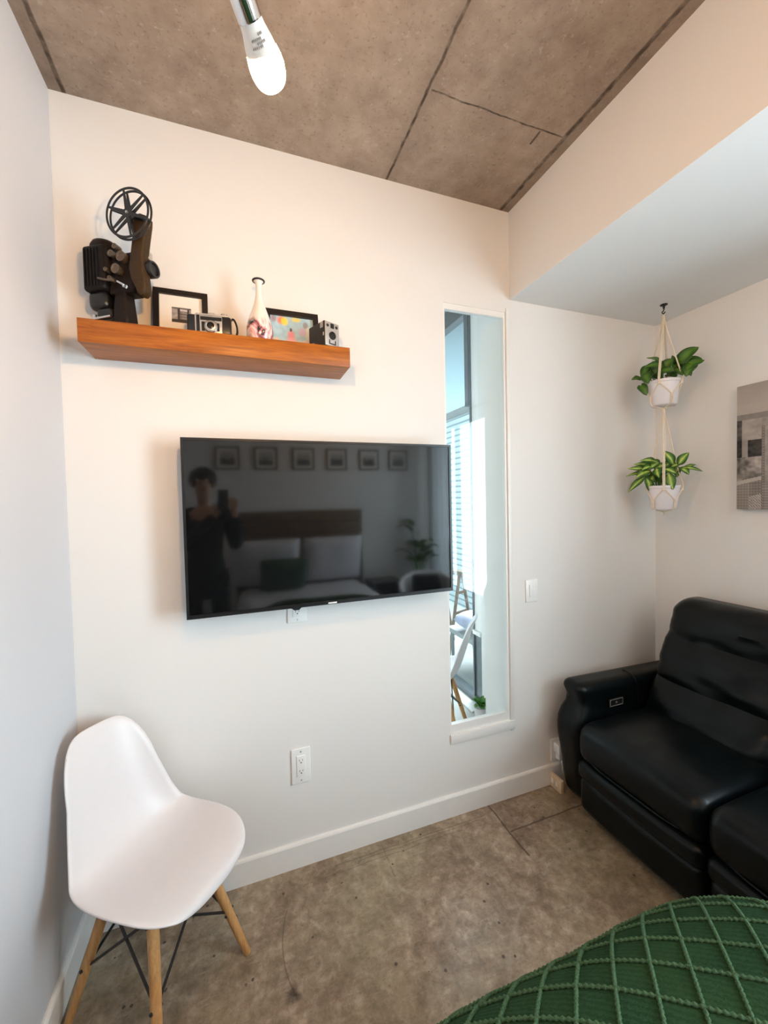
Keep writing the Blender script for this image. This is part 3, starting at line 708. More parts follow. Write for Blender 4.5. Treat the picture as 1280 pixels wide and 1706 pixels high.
b = BM(); lathe(b, [(.0160, .0520), (.0174, .0524), (.0178, .0540), (.0178, .1900), (.0170, .1960), (0, .1965)], 40, Mx); obj('socket', b, M_chrome, pl)
top = Mx @ Vector((0, 0, .19))
b = BM(); tube(b, [top, top+Vector((0, 0, .02))], .010, 14)
tube(b, [top+Vector((0, 0, .01)), Vector((top.x, top.y, H-.02))], .006, 12); obj('stem', b, M_chrome, pl)
b = BM(); lathe(b, [(0, -.030), (.045, -.028), (.060, -.018), (.062, -.001), (0, -.001)], 36, Matrix.Translation((top.x, top.y, H))); obj('ceiling_canopy', b, M_chrome, pl)

# added unseen lamp that evens out the warm light, behind the photographer, over the bed
BC2 = Vector((1.62, -2.15, 2.50)); BD2 = Vector((-.15, -.35, .92)).normalized(); Mx = align(BC2, BD2)
fill_lamp = thing('pendant_lamp', 'added unseen fill lamp, chrome with a bare bulb, over the bed behind the photographer', 'lamp', (0, 0, 0))
b = BM(); lathe(b, [(max(0, p.x), p.z) for p in pr], 32, Mx); obj('bulb_globe', b, M_bulb, fill_lamp)
b = BM(); lathe(b, [(.0229, .0214), (.0192, .0370), (.0165, .0500), (.0160, .0800)], 28, Mx); obj('bulb_neck', b, plain('white_bulb_housing_b', (.80, .74, .68), .35, var=.01), fill_lamp)
b = BM(); lathe(b, [(.0160, .0520), (.0178, .0540), (.0178, .1500), (0, .1560)], 32, Mx); obj('socket', b, M_chrome, fill_lamp)
t2 = Mx @ Vector((0, 0, .15)); b = BM(); tube(b, [t2, Vector((t2.x, t2.y, H-.02))], .006, 12); obj('stem', b, M_chrome, fill_lamp)
b = BM(); lathe(b, [(0, -.030), (.045, -.028), (.060, -.018), (.062, -.001), (0, -.001)], 36, Matrix.Translation((t2.x, t2.y, H))); obj('ceiling_canopy', b, M_chrome, fill_lamp)

# ------------------------------------------------------------------ hanging planters
PX, PY = 2.69, -.206
hk = thing('ceiling_hook', 'small dark hook screwed into the soffit above the hanging plants', 'hook', (PX, PY, ZS))
b = BM(); lathe(b, [(0, -.001), (.017, -.001), (.017, -.005), (.006, -.009), (.005, -.022), (0, -.022)], 20); tube(b, smoothpts([(0, 0, -.018), (0, .0, -.030), (0, .009, -.038), (0, 0, -.048), (0, -.008, -.040)]), .0028, 8); obj('hook', b, M_blackmetal, hk)
R_TOP, R_BOT = .075, .058
ZR1, ZB1, ZR2, ZB2 = 2.140, 2.012, 1.592, 1.466
mg = thing('macrame_hanger', 'cream cotton cord hanger carrying two white pots one above the other', 'plant hanger', (PX, PY, 0))
b = BM(); lathe(b, [(.011+.0018*cos(a*pi/5), .0018*sin(a*pi/5)) for a in range(11)], 26, Matrix.Translation((0, 0, ZS-.050)) @ Matrix.Rotation(R_(90), 4, 'Y')); obj('ring', b, M_steel, mg)
def cords(b, ztop, zr, zb, a0, zend, knot=None):
    for k in range(4):
        a = R_(a0+90*k); o_ = Vector((cos(a), sin(a), 0))
        for s in (-1, 1):
            sh_ = Vector((-sin(a), cos(a), 0))*s*.0032
            P = [Vector((0, 0, ztop))+sh_*.6, o_*.020+sh_+Vector((0, 0, ztop-.10)), o_*(R_TOP*.75)+sh_+Vector((0, 0, zr+.10)), o_*(R_TOP+.004)+sh_+Vector((0, 0, zr+.01)), o_*(R_TOP+.003)+sh_+Vector((0, 0, zr-.018))]
            a2 = a+s*R_(45); o2 = Vector((cos(a2), sin(a2), 0))
            rm = R_TOP+(R_BOT-R_TOP)*.62+.004
            P += [o2*rm + Vector((0, 0, zb+.045)), o2*(R_BOT+.002)+Vector((0, 0, zb+.004)), o2*.030+Vector((0, 0, zb-.006)), Vector((0, 0, zb-.014)), Vector((0, 0, zend))]
            tube(b, smoothpts(P, 5), .0031, 6)
        tube(b, [o_*(R_TOP+.003)+Vector((0, 0, zr-.008)), o_*(R_TOP+.003)+Vector((0, 0, zr-.026))], .0058, 8)
        a2 = a+R_(45); o2 = Vector((cos(a2), sin(a2), 0)); rm = R_TOP+(R_BOT-R_TOP)*.62+.004
        tube(b, [o2*rm+Vector((0, 0, zb+.052)), o2*(rm-.001)+Vector((0, 0, zb+.036))], .0055, 8)
b = BM(); cords(b, ZS-.062, ZR1, ZB1, 20, ZB1-.030); tube(b, [(0, 0, ZS-.058), (0, 0, ZS-.075), (0, 0, ZS-.10)], [.006, .007, .004], 8); obj('upper_cords', b, M_cord, mg)
b = BM(); cords(b, ZB1-.028, ZR2, ZB2, 35, ZB2-.028); tube(b, [(0, 0, ZB1-.018), (0, 0, ZB1-.040)], .0075, 8); obj('lower_cords', b, M_cord, mg)
def leaf(b, uvl, base, tip, Wd, droop, heart=True, face=None, fold=.18):
    base = Vector(base); tip = Vector(tip); d = tip-base; L = d.length; d.normalize()
    f_ = Vector(face if face else (0, 0, 1)); f_ = f_ - d*f_.dot(d)
    if f_.length < .05: f_ = Vector((1, 0, 0)) - d*d.x
    nrm = f_.normalized(); side = d.cross(nrm).normalized(); nu, nv = 9, 6; g = []
    for j in range(nu+1):
        t = j/nu
        w = ((sin(pi*t**.58)**.62) if heart else sin(pi*t**.80)**.85)*Wd*.5
        if j == nu: w = 0
        if j == 0: w = Wd*.16 if heart else .0015
        c = base+d*L*t + nrm*(droop*L*.5*sin(pi*t)) - Vector((0, 0, 1))*droop*L*.15*t*t
        row = []
        for i in range(nv+1):
            s = -1+2*i/nv
            back = (-.16*L*abs(s)*(1-t)**3 if heart else 0)
            p = c+side*w*s+nrm*(fold*w*abs(s)+.0025*sin(8*t+4*s))+d*back
            row.append((b.verts.new(p), (.5+.5*s, t)))
        g.append(row)
    for j in range(nu):
        for i in range(nv):
            q = (g[j][i], g[j][i+1], g[j+1][i+1], g[j+1][i])
            try: f = b.faces.new([v for v, _ in q])
            except ValueError: continue
            for l, (_, uv) in zip(f.loops, q): l[uvl].uv = uv
RV = Vector((.574, -.819, 0)); DV = Vector((.819, .574, 0))      # across / into the corner
def plant(name, label, zr, zb, cx_, cy_, leaves, mat, heart):
    """leaves: base (x, y), tip (x, y), width, depth offset; x, y in drawing units around the pot rim"""
    t = thing(name, label, 'potted plant', (PX, PY, zb))
    hgt = zr-zb; K = .000455
    b = BM(); lathe(b, [(0, .001), (R_BOT-.005, .0), (R_BOT, .004), (R_TOP-.004, hgt-.014), (R_TOP, hgt-.012), (R_TOP, hgt), (R_TOP-.004, hgt), (R_TOP-.006, hgt-.02), (0, hgt-.021)], 44); obj('pot', b, M_pot, t, angle=50)
    b = BM(); lathe(b, [(R_TOP-.0065, hgt-.019), (.03, hgt-.012), (0, hgt-.009)], 24); obj('soil', b, M_soil, t)
    b = BM(); uvl = b.loops.layers.uv.new('UVMap'); sb = BM()
    rr = random.Random(11)
    for (bx, by, tx, ty, wd, dp) in leaves:
        base = RV*((bx-cx_)*K)+DV*dp+Vector((0, 0, hgt+(cy_-by)*K)); tip = RV*((tx-cx_)*K)+DV*(dp+rr.uniform(-.02, .02)-.012)+Vector((0, 0, hgt+(cy_-ty)*K))
        base = base+DV*.0
        face = -DV*.9+Vector((0, 0, .45))+RV*rr.uniform(-.5, .5)
        leaf(b, uvl, base, tip, wd, rr.uniform(.1, .35), heart, face)
        h0 = Vector((base.x, base.y, 0)); root = (h0.normalized()*min(.035, h0.length*.5) if h0.length > 1e-4 else Vector((0, 0, 0)))+Vector((0, 0, hgt-.014))
        mid = root.lerp(base, .5)+Vector((0, 0, .018+max(0, hgt-base.z)*1.0))
        tube(sb, smoothpts([root, mid, base+(tip-base)*.02], 6), .0017, 6)
    o = obj('foliage', b, mat, t, smooth='keep', angle=180); m_ = o.modifiers.new('thick', 'SOLIDIFY'); m_.thickness = .0007
    obj('stems', sb, M_stem, t); return t
up = [(530, 250, 700, 105, .072, .0), (545, 330, 750, 270, .066, -.01), (640, 290, 585, 430, .062, -.02), (505, 255, 462, 138, .022, .01), (365, 215, 222, 133, .024, .0),
      (375, 280, 195, 245, .052, -.02), (220, 230, 170, 345, .045, .0), (158, 350, 70, 362, .036, .0), (210, 330, 238, 452, .052, -.035), (165, 458, 222, 578, .046, -.04),
      (375, 290, 475, 190, .062, .0), (370, 330, 480, 345, .046, -.045), (478, 240, 505, 355, .042, .01), (300, 300, 365, 375, .052, .03), (290, 320, 245, 405, .044, .0), (415, 340, 510, 385, .044, .03),
      (240, 250, 330, 330, .050, .04), (540, 250, 640, 400, .050, .04), (330, 240, 300, 340, .044, -.03), (560, 220, 735, 215, .040, .04), (500, 300, 560, 400, .040, .0), (260, 210, 200, 300, .04, .03)]
plant('hanging_plant', 'heart-leaved green plant in the upper white hanging pot', ZR1, ZB1, 385, 430, up, M_pothos, True)
lo_ = [(485, 1190, 383, 1005, .046, .0), (528, 1195, 625, 1055, .046, -.01), (545, 1225, 748, 1272, .020, .0), (560, 1240, 695, 1192, .022, .02), (550, 1235, 625, 1305, .038, -.01), (335, 1155, 160, 1112, .034, .0),
      (315, 1190, 95, 1148, .034, .01), (265, 1235, 42, 1203, .038, .0), (255, 1255, 15, 1290, .024, .02), (265, 1250, 118, 1318, .048, -.03), (300, 1225, 445, 1180, .038, -.02), (215, 1310, 40, 1485, .036, -.01),
      (225, 1330, 252, 1478, .046, -.03), (440, 1285, 478, 1475, .050, -.06), (330, 1215, 350, 1330, .044, -.03), (390, 1230, 510, 1290, .044, -.03), (310, 1280, 200, 1335, .036, .0), (300, 1290, 245, 1395, .044, .0),
      (370, 1265, 375, 1405, .052, .01), (450, 1130, 400, 1240, .044, .02), (350, 1160, 250, 1230, .040, -.01), (410, 1180, 480, 1110, .034, .03), (300, 1200, 180, 1230, .044, -.02), (510, 1200, 520, 1330, .036, .02),
      (420, 1240, 330, 1300, .044, -.02), (460, 1210, 560, 1180, .03, .0), (300, 1110, 360, 1200, .034, .03), (340, 1300, 420, 1390, .044, .02), (280, 1260, 320, 1390, .044, .02)]
plant('hanging_plant', 'yellow and green variegated plant in the lower white hanging pot', ZR2, ZB2, 395, 1425, lo_, M_dieff, False)

# ------------------------------------------------------------------ canvas on the right wall
def pic_city(u, v):
    # u runs from the left edge (towards the corner) to the right, v up
    x = u*.90; z = v*.596; n = noise.noise(Vector((x*18, z*18, 1)))*.5+noise.noise(Vector((x*60, z*60, 5)))*.35
    def c(q): q = max(.01, min(.8, q)); return (q*1.05, q*.93, q*.84)
    if z > .50: return c(.33+n*.03+(.596-z)*.6)
    if z > .455: return c(.40+n*.03)
    if z > .43: return c(.22+n*.06)
    if x < .10:
        if z > .33: return c((.06 if x < .022 else .34)+n*.16)
        if z > .25: return c((.03 if (x < .022 or x > .045) else .3)+n*.1)
        if z > .17: return c(.25+n*.5)
        top = .135+.22*x
        if z > top: return c(.20+n*.3)
        if z > top-.018: return c(.42)
        if x > .052 and z < .06+.3*(x-.05): return c(.42+n*.2 if (int(x*400)+int(z*300)) % 4 else .1)
        f = (int(z*150) % 2)*.5+(int(x*260) % 3 == 0)*.5
        return c((.20 if x < .055 else .16)+f*.10)
    bx = int(x/.055); h0 = .12+.30*abs(sin(bx*12.9898)*43758.5 % 1); 
    if z > h0: return c(.30+n*.2)
    return c((.05+.3*abs(sin(bx*7.13)))*(1.0 if (int(z*160) % 2 and int(x*300) % 2) else .6)+n*.06)
cv = thing('canvas_print', 'monochrome city canvas print on the wall above the sofa', 'picture', (XR, -.436, 1.466), R_(-90))
b = BM(); box(b, 0, .90, -.036, -.002, 0, .596); obj('canvas', b, plain('canvas_edge', (.55, .46, .36), .8), cv, False)
picture('print', cv, .90, .596, 300, 200, pic_city, Matrix.Translation((0, -.0362, 0)))

# ------------------------------------------------------------------ leather sofa (front faces -x); local x = depth from the front, y along
sf = thing('leather_sofa', 'black leather reclining sofa against the right wall under the canvas', 'sofa', (2.06, 0, 0))
Y0, SW, AW = -.058, .565, .160     # outer side, seat width, arm width
YA = Y0-AW                           # inner side of the first arm
YE = YA-2*SW                         # end of the seats
b = BM(); rbox(b, (.45, (Y0+YE-AW)/2, .155), (.72, (Y0-YE+AW)-.03, .20), .03, 3)
for x in (.14, .76):
    for y in (Y0-.06, YE-AW+.06): lathe(b, [(0, 0), (.02, 0), (.024, .05), (0, .05)], 14, Matrix.Translation((x, y, 0.0)))
obj('base', b, M_leather, sf)
def arm_fn(yc):
    def fn(q):
        # q local to arm block; bulging front, waist under the padded top, slope down to the front
        z = q.z+.30; x = q.x; y = q.y
        k = 1.0+.12*math.exp(-((z-.33)/.14)**2)-.15*math.exp(-((z-.50)/.05)**2)-.06*math.exp(-((z-.60)/.06)**2)
        fr = -.030*math.exp(-((z-.36)/.14)**2)+.035*math.exp(-((z-.50)/.05)**2) + .02*max(0, (.16-z)/.16)
        wgt = max(0, min(1, (-x+.05)/.4))
        zz = q.z - (.02*(x+.40)/.8 if z > .45 else 0) 
        return (x+fr*wgt, y*k, zz)
    return fn
for yc in (Y0-AW/2, YE-AW/2):
    b = BM(); rbox(b, (.445, yc, .315), (.80, AW*.92, .60), .045, 5, 14, fn=arm_fn(yc)); a = obj('arm', b, M_leather, sf)
    b = BM(); tube(b, smoothpts([(.42, yc-AW*.49, .40), (.42, yc-AW*.47, .50), (.415, yc-AW*.44, .58), (.41, yc-AW*.30, .608), (.41, yc, .612)]), .0035, 6); obj('seam', b, M_leather, a)
    if yc > -.5:
        b = BM(); rbox(b, (.265, yc-AW*.505, .505), (.094, .006, .040), .002, 2); pn = tag(obj('control_panel', b, M_black, a), 'small recline control panel')
        b = BM()
        for q in ((.222, .308, .488, .4905), (.222, .308, .5195, .522), (.222, .2245, .488, .522), (.3055, .308, .488, .522)): box(b, q[0], q[1], yc-AW*.505-.0042, yc-AW*.505-.0028, q[2], q[3])
        box(b, .261, .269, yc-AW*.505-.0042, yc-AW*.505-.0028, .501, .509); obj('control_outline', b, plain('grey_marking', (.25, .26, .27), .4), pn, False)
def wr(p, s, a): return noise.noise(Vector(p)*s)*a
for k in range(2):
    yc = YA-SW*(k+.5)
    # seat cushion
    def sfn(q, k=k):
        u = q.x/.33; v = q.y/(SW/2)
        z = q.z+(.018*(1-v*v)*(1-.5*u*u) if q.z > 0 else 0)
        x = q.x - .020*(1-(q.z/.1)**2 if abs(q.z) < .1 else 0)*(u < 0)
        w = wr((q.x+k, q.y*2.0, q.z), 9, .0035)
        return (x, q.y, z + w - .012*max(0, -u-.6))
    b = BM(); rbox(b, (.345, yc, .370), (.66, SW-.006, .185), .050, 6, 18, fn=sfn); c_ = obj('seat_cushion', b, M_leather, sf)
    b = BM()
    tube(b, smoothpts([(.012+.012, YA-SW*k-.03, .312), (.004, YA-SW*k-.12, .300), (.002, yc, .298), (.004, YA-SW*(k+1)+.12, .300), (.024, YA-SW*(k+1)+.03, .312)]), .004, 6); obj('piping', b, M_leather, c_)
    # footrest: two padded rolls
    def ffn(q):
        return (q.x-.016*cos(q.y/(SW/2)*1.3)+wr((q.x, q.y*3, q.z*2), 8, .002), q.y, q.z)
    b = BM(); rbox(b, (.040, yc, .240), (.075, SW-.010, .085), .030, 5, 14, fn=ffn); f1 = obj('footrest', b, M_leather, sf)
    b = BM(); rbox(b, (.052, yc, .120), (.075, SW-.012, .165), .032, 5, 14, fn=ffn); obj('lower_pad', b, M_leather, f1)
    # back cushion, profile with head roll, mid band and lumbar roll
    def bfn(q, k=k):
        h = (q.z+.30)/.60; v = q.y/(SW/2)
        bulge = 0
        for c0, w0, a0 in ((.86, .13, .045), (.52, .16, .040), (.16, .15, .050)): bulge += a0*math.exp(-((h-c0)/w0)**2)
        front = 1 if q.x < 0 else .0
        lean = .24*(h-.3)
        tuft = (-.014*math.exp(-((h-.70)/.025)**2)-.014*math.exp(-((h-.34)/.03)**2))*front
        x = q.x - front*bulge*(1-.55*abs(v)**3) - tuft + lean + wr((q.x, q.y*1.2+k*5, q.z*3.2), 7, .015)*front
        return (x, q.y*(1-.07*max(0, h-.35)**2/.42), q.z)
    b = BM(); rbox(b, (.575, yc, .705), (.15, SW-.012, .60), .060, 6, 26, fn=bfn); obj('back_cushion', b, M_leather, sf)
b = BM()
def bkfn(q): h = (q.z+.32)/.64; return (q.x+.06*(h-.5), q.y, q.z)
rbox(b, (.765, YA-SW, .64), (.08, 2*SW-.02, .69), .04, 4, 6, fn=bkfn); obj('back_panel', b, M_leather, sf)

# ------------------------------------------------------------------ bed, duvet, pillows, green blanket
BX0, BX1 = .50, 1.95; BYF = -.93
bd = thing('bed', 'bed with a wooden headboard beside the sofa', 'bed', ((BX0+BX1)/2, YB, 0))
hw = (BX1-BX0)/2
b = BM(); rbox(b, (0, .96, .22), (2*hw-.26, 1.86, .20), .02, 3)
obj('frame', b, M_headb, bd)
for sx in (-1, 1):
    for y in (.12, 1.76): 
        b = BM(); box(b, sx*(hw-.19)-.03, sx*(hw-.19)+.03, y-.03, y+.03, 0, .12); obj('leg', b, M_headb, bd, False)
b = BM(); rbox(b, (0, .98, .455), (2*hw-.26, 1.84, .26), .12, 5); obj('mattress', b, M_linen, bd)
b = BM()
for k in range(7): box(b, -hw+.02, hw+.0, .005, .045, .45+.143*k, .45+.143*k+.137)
box(b, -hw+.06, -hw+.14, .0055, .04, 0, .46); box(b, hw-.10, hw-.02, .0055, .04, 0, .46)
bevel(b, .003); obj('headboard', b, M_headb, bd)
def drape(a, c, x0, x1, yf, T, r, r2=None):
    """flat cloth point (a across, c lengthwise, foot direction +) -> 3D"""
    ix = max(x0+r, min(x1-r, a)); iy = min(yf-r, c)
    d = Vector((a-ix, c-iy, 0)); L = d.length
    if L < 1e-9: return Vector((a, c, T)), Vector((0, 0, 1))
    n = d/L
    if L < r*pi/2: th = L/r; return Vector((ix, iy, 0))+n*r*sin(th)+Vector((0, 0, T-r*(1-cos(th)))), (n*sin(th)+Vector((0, 0, cos(th))))
    return Vector((ix, iy, 0))+n*(r+.02*sin(L*9)*.5)+Vector((0, 0, T-r-(L-r*pi/2))), n
def cloth(name, mat, x0, x1, yb, yf, T, r, hang, foot, step, label, cat, rough=.006):
    b = BM(); uvl = b.loops.layers.uv.new('UVMap')
    ax0, ax1 = x0+r-r*pi/2-hang, x1-r+r*pi/2+hang; c1 = yf-r+r*pi/2+foot if foot is not None else yf
    nx = int((ax1-ax0)/step); ny = int((c1-yb)/step); g = []
    for j in range(ny+1):
        row = []
        for i in range(nx+1):
            a = ax0+(ax1-ax0)*i/nx; c = yb+(c1-yb)*j/ny
            p, n = drape(a, c, x0, x1, yf if foot is not None else 9, T, r)
            p += n*(noise.noise(Vector((a*3.2, c*3.2, 4)))*rough*2)
            row.append((b.verts.new(p), (a, c)))
        g.append(row)
    for j in range(ny):
        for i in range(nx):
            q = (g[j][i], g[j][i+1], g[j+1][i+1], g[j+1][i]); f = b.faces.new([v for v, _ in q])
            for l, (_, uv) in zip(f.loops, q): l[uvl].uv = uv
    return b, (ax0, ax1, yb, c1)
b, _ = cloth('duvet', M_linen, BX0+.03, BX1-.03, YB+.08, -1.85, .615, .12, .12, None, .03, '', '')
dv_o = obj('duvet', b, M_linen, None, smooth='keep', angle=180); tag(dv_o, 'white duvet on the bed behind the green blanket', 'duvet'); m_ = dv_o.modifiers.new('t', 'SOLIDIFY'); m_.thickness = .012
T_B, R_B = .70, .45
b, (A0, A1, C0, C1) = cloth('blanket', M_knit, BX0-.01, BX1+.01, -2.02, BYF, T_B, R_B, .12, .18, .02, '', '')
# raised diamond grid of twisted yarn
def blanket_pt(a, c):
    p, n = drape(a, c, BX0-.01, BX1+.01, BYF, T_B, R_B); return p+n*(noise.noise(Vector((a*3.2, c*3.2, 4)))*.012), n
SPC = .066; dirs = (Vector((cos(R_(47)), sin(R_(47)))), Vector((cos(R_(-41)), sin(R_(-41)))))
uvl = b.loops.layers.uv.active
for di, d in enumerate(dirs):
    nv = Vector((-d.y, d.x))
    for k in range(-70, 71):
        o_ = Vector(((A0+A1)/2, -1.25))+nv*(k*(SPC if di == 0 else .078)+.02); s = -2.6; run = []
        def flush(run):
            if len(run) > 3:
                pts = []; rr = []
                for i, (p, n, ss) in enumerate(run):
                    rr.append(.0033*(1+.38*sin(ss*2*pi/.0105))); pts.append(p+n*.0024)
                tube(b, pts, rr, 6, False, 1)
        while s < 2.6:
            q = o_+d*s
            ins = A0+.01 < q.x < A1-.01 and C0+.01 < q.y < C1-.01
            near = q.x > .78 and q.y > -1.75
            if ins:
                p, n = blanket_pt(q.x, q.y); run.append((p, n, s))
            else:
                flush(run); run = []
            s += .0024 if near else .02
        flush(run)
bo = obj('knit_blanket', b, [M_knit, M_yarn], None, smooth='keep', angle=180); tag(bo, 'green knitted blanket with raised diamond ribs over the foot of the bed', 'blanket')
def pillow(name, label, c, s, mat, rot, grp=None):
    b = BM(); N_ = 22; g = {}
    for side in (1, -1):
        for j in range(N_+1):
            for i in range(N_+1):
                u = -1+2*i/N_; v = -1+2*j/N_
                if (i in (0, N_) or j in (0, N_)) and side == -1: g[(side, i, j)] = g[(1, i, j)]; continue
                h = ((1-u**4)*(1-v**4))**.45*s[2]/2
                sc = 1-.06*(1-abs(u*v)); 
                g[(side, i, j)] = b.verts.new((u*s[0]/2*(1-.05*(1-v*v)*0+.0), v*s[1]/2, side*h*(1+.08*noise.noise(Vector((u*2, v*2, side))))))
    for side in (1, -1):
        for j in range(N_):
            for i in range(N_):
                q = [g[(side, i, j)], g[(side, i+1, j)], g[(side, i+1, j+1)], g[(side, i, j+1)]]
                if side < 0: q.reverse()
                b.faces.new(q)
    o = obj(name, b, mat, None, smooth='keep', angle=180, loc=c, rot=rot); return tag(o, label, 'pillow', grp)
pillow('bed_pillow', 'white pillow leaning on the headboard, left in the screen reflection', (.84, -2.96, .90), (.68, .52, .16), M_linen, (R_(74), 0, 0))
pillow('bed_pillow', 'white pillow leaning on the headboard, right in the screen reflection', (1.55, -2.96, .90), (.66, .52, .16), M_linen, (R_(74), 0, 0))
pillow('throw_cushion', 'dark green cushion in front of the white pillows on the bed', (.98, -2.74, .80), (.46, .38, .13), M_greencush, (R_(62), 0, 0))

# ------------------------------------------------------------------ back of the room, seen mirrored in the television
def pic_var(seed):
    def fn(u, v):
        h = .30+.25*noise.noise(Vector((u*4, seed*3.3, 0))); n = noise.noise(Vector((u*10, v*10, seed)))*.2
        if v > .75: return g_(.55)
        return g_(.08+abs(n)*.5) if v < h+.15 else g_(.42+n)
    return fn
WH = ['pale skyline', 'dark bridge', 'mostly white', 'tall tower', 'grey street', 'dark trees']
xs = [.34, .74, 1.155, 1.545, 1.945, 2.325]
for i, x in enumerate(xs):
    t = thing('wall_picture', ['square dark picture on the back wall, nearest the photographer in the screen reflection', 'second small framed picture from the photographer in the screen reflection', 'third small framed picture in the screen reflection, left of the middle', 'fourth small framed picture in the screen reflection, right of the middle', 'fifth small framed picture in the screen reflection', 'last small framed picture in the screen reflection, nearest the bright curtain'][i], 'picture', (x+.245, YB+.001, 1.915), R_(180), 'framed pictures above the bed')
    b = BM(); w = .245
    for q in ((0, .014, 0, w), (w-.014, w, 0, w), (.014, w-.014, 0, .014), (.014, w-.014, w-.014, w)): box(b, q[0], q[1], -.02, 0, q[2], q[3])
    obj('frame', b, M_framewood, t, False)
    b = BM(); box(b, .014, w-.014, -.010, -.001, .014, w-.014); obj('mat', b, M_mat, t, False)
    picture('photo', t, .15, .15, 16, 16, pic_var(i+1), Matrix.Translation((.0475, -.0101, .0475)))
ns = thing('nightstand', 'low black nightstand beside the bed, seen in the screen reflection', 'nightstand', (2.17, YB+.20, 0))
b = BM(); rbox(b, (0, 0, .36), (.38, .38, .48), .01, 2); obj('cabinet', b, M_black, ns)
for z in (.26, .48):
    b = BM(); rbox(b, (0, .196, z), (.35, .012, .19), .003, 2); dr = obj('drawer', b, M_black, ns); b = BM(); lathe(b, [(0, .02), (.01, .02), (.008, .0)], 14, align((0, .20, z), (0, 1, 0))); obj('knob', b, M_steel, dr)
for sx in (-1, 1):
    for sy in (-1, 1): b = BM(); tube(b, [(sx*.16, sy*.15, 0), (sx*.15, sy*.14, .13)], .014, 10); obj('leg', b, M_black, ns)
ac = thing('tub_armchair', 'white tub armchair with a black cushion near the curtain, seen in the screen reflection', 'armchair', (2.50, -2.42, 0), R_(105))
b = BM(); n_ = 28; g = []
for j in range(9):
    z = .30+.42*j/8; row = []
    for i in range(n_+1):
        a = R_(-125+250*i/n_); rr = .26+.05*(j/8)
        hz = z if j == 0 else .30+(.42*(.45+.55*cos(a/2)**2))*j/8
        row.append(b.verts.new((-rr*cos(a), rr*sin(a), hz)))
    g.append(row)
for j in range(8):
    for i in range(n_): b.faces.new((g[j][i], g[j][i+1], g[j+1][i+1], g[j+1][i]))
s_ = obj('shell', b, M_plastic, ac, smooth='keep', angle=180); m_ = s_.modifiers.new('t', 'SOLIDIFY'); m_.thickness = .03; m_.offset = -1
b = BM(); lathe(b, [(0, .24), (.22, .25), (.255, .30), (.25, .34), (0, .34)], 32); obj('seat', b, M_plastic, ac)
b = BM(); rbox(b, (0, 0, .385), (.40, .40, .09), .04, 4); rbox(b, (-.17, 0, .56), (.09, .34, .28), .04, 4); obj('cushion', b, M_black, ac)
for a in (45, 135, 225, 315): b = BM(); tube(b, [(.24*cos(R_(a)), .24*sin(R_(a)), 0), (.15*cos(R_(a)), .15*sin(R_(a)), .26)], .013, 10); obj('leg', b, M_leg, ac)
fp = thing('floor_plant', 'leafy green plant between nightstand and armchair, seen in the screen reflection', 'potted plant', (2.62, -2.95, 0))
b = BM(); lathe(b, [(0, 0), (.10, 0), (.13, .28), (.12, .28), (.11, .25), (0, .25)], 28); obj('pot', b, M_pot, fp)
b = BM(); uvl = b.loops.layers.uv.new('UVMap'); sb = BM()
for k in range(12):
    a = 2*pi*k/12+random.uniform(-.2, .2); hh = random.uniform(.75, 1.25); q = Vector((.10*cos(a), .10*sin(a), hh)); tube(sb, smoothpts([(0, 0, .24), (.03*cos(a), .03*sin(a), hh*.6), q], 4), .004, 6)
    leaf(b, uvl, q, q+Vector((cos(a), sin(a), .3))*.20, .13, .4, True)
o = obj('foliage', b, M_pothos, fp, smooth='keep', angle=180); obj('stems', sb, M_stem, fp)
def curtain(name, label, y0, y1, x):
    b = BM(); n_ = 90; z0, z1 = .03, 2.46; rows = []
    for z in (z0, 1.2, z1):
        rows.append([b.verts.new((x+.028*sin((y0+(y1-y0)*i/n_)*48+.3*z), y0+(y1-y0)*i/n_, z)) for i in range(n_+1)])
    for a, c in zip(rows, rows[1:]):
        for i in range(n_): b.faces.new((a[i], a[i+1], c[i+1], c[i]))
    o = obj(name, b, M_sheer, None, smooth='keep', angle=180); m_ = o.modifiers.new('t', 'SOLIDIFY'); m_.thickness = .001
    return tag(o, label, 'curtain')
curtain('sheer_curtain', 'white sheer curtain at the big window, bright in the screen reflection', -3.06, -2.62, 2.85)
b = BM(); tube(b, [(2.85, -3.10, 2.475), (2.85, -1.60, 2.475)], .010, 12); lathe(b, [(0, 0), (.018, .004), (.018, .03), (0, .034)], 14, align((2.85, -1.60, 2.475), (0, 1, 0)))
for y in (-3.05, -1.66): tube(b, [(2.85, y, 2.475), (XR, y, 2.475)], .007, 8)
tag(obj('curtain_rod', b, M_blackmetal, None), 'black curtain rod above the big window beside the armchair', 'curtain rod')

# ------------------------------------------------------------------ things on the balcony beyond the next room
af = thing('wooden_trestle', 'brown wooden A-shaped trestle on the balcony, seen through the narrow window', 'trestle', (2.62, 1.98, -.02), R_(20))
for s in (-1, 1):
    b = BM(); tube(b, [(s*.20, -.14, 0), (s*.02, -.14, .80)], .016, 8); tube(b, [(s*.20, .14, 0), (s*.02, .14, .80)], .016, 8); obj('leg_pair', b, M_headb, af)
b = BM(); rbox(b, (0, 0, .81), (.07, .36, .04), .006, 2); obj('top_bar', b, M_headb, af)
for z in (.2, .4, .6): b = BM(); w_ = .2-.18*z/.8; box(b, -w_, w_, -.15, -.135, z, z+.025); obj('rung', b, M_headb, af)
bn = thing('balcony_bench', 'grey low bench on the balcony, seen through the narrow window', 'bench', (2.62, 1.25, -.02))
b = BM(); box(b, -.26, .26, -.30, .34, .34, .38); obj('seat', b, plain('weathered_grey_wood', (.34, .33, .32), .7), bn, False)
b = BM(); tube(b, [(.25, -.28, .38), (.27, -.28, .62), (.27, .32, .62), (.25, .32, .38)], .012, 8); obj('backrest', b, M_grey, bn)
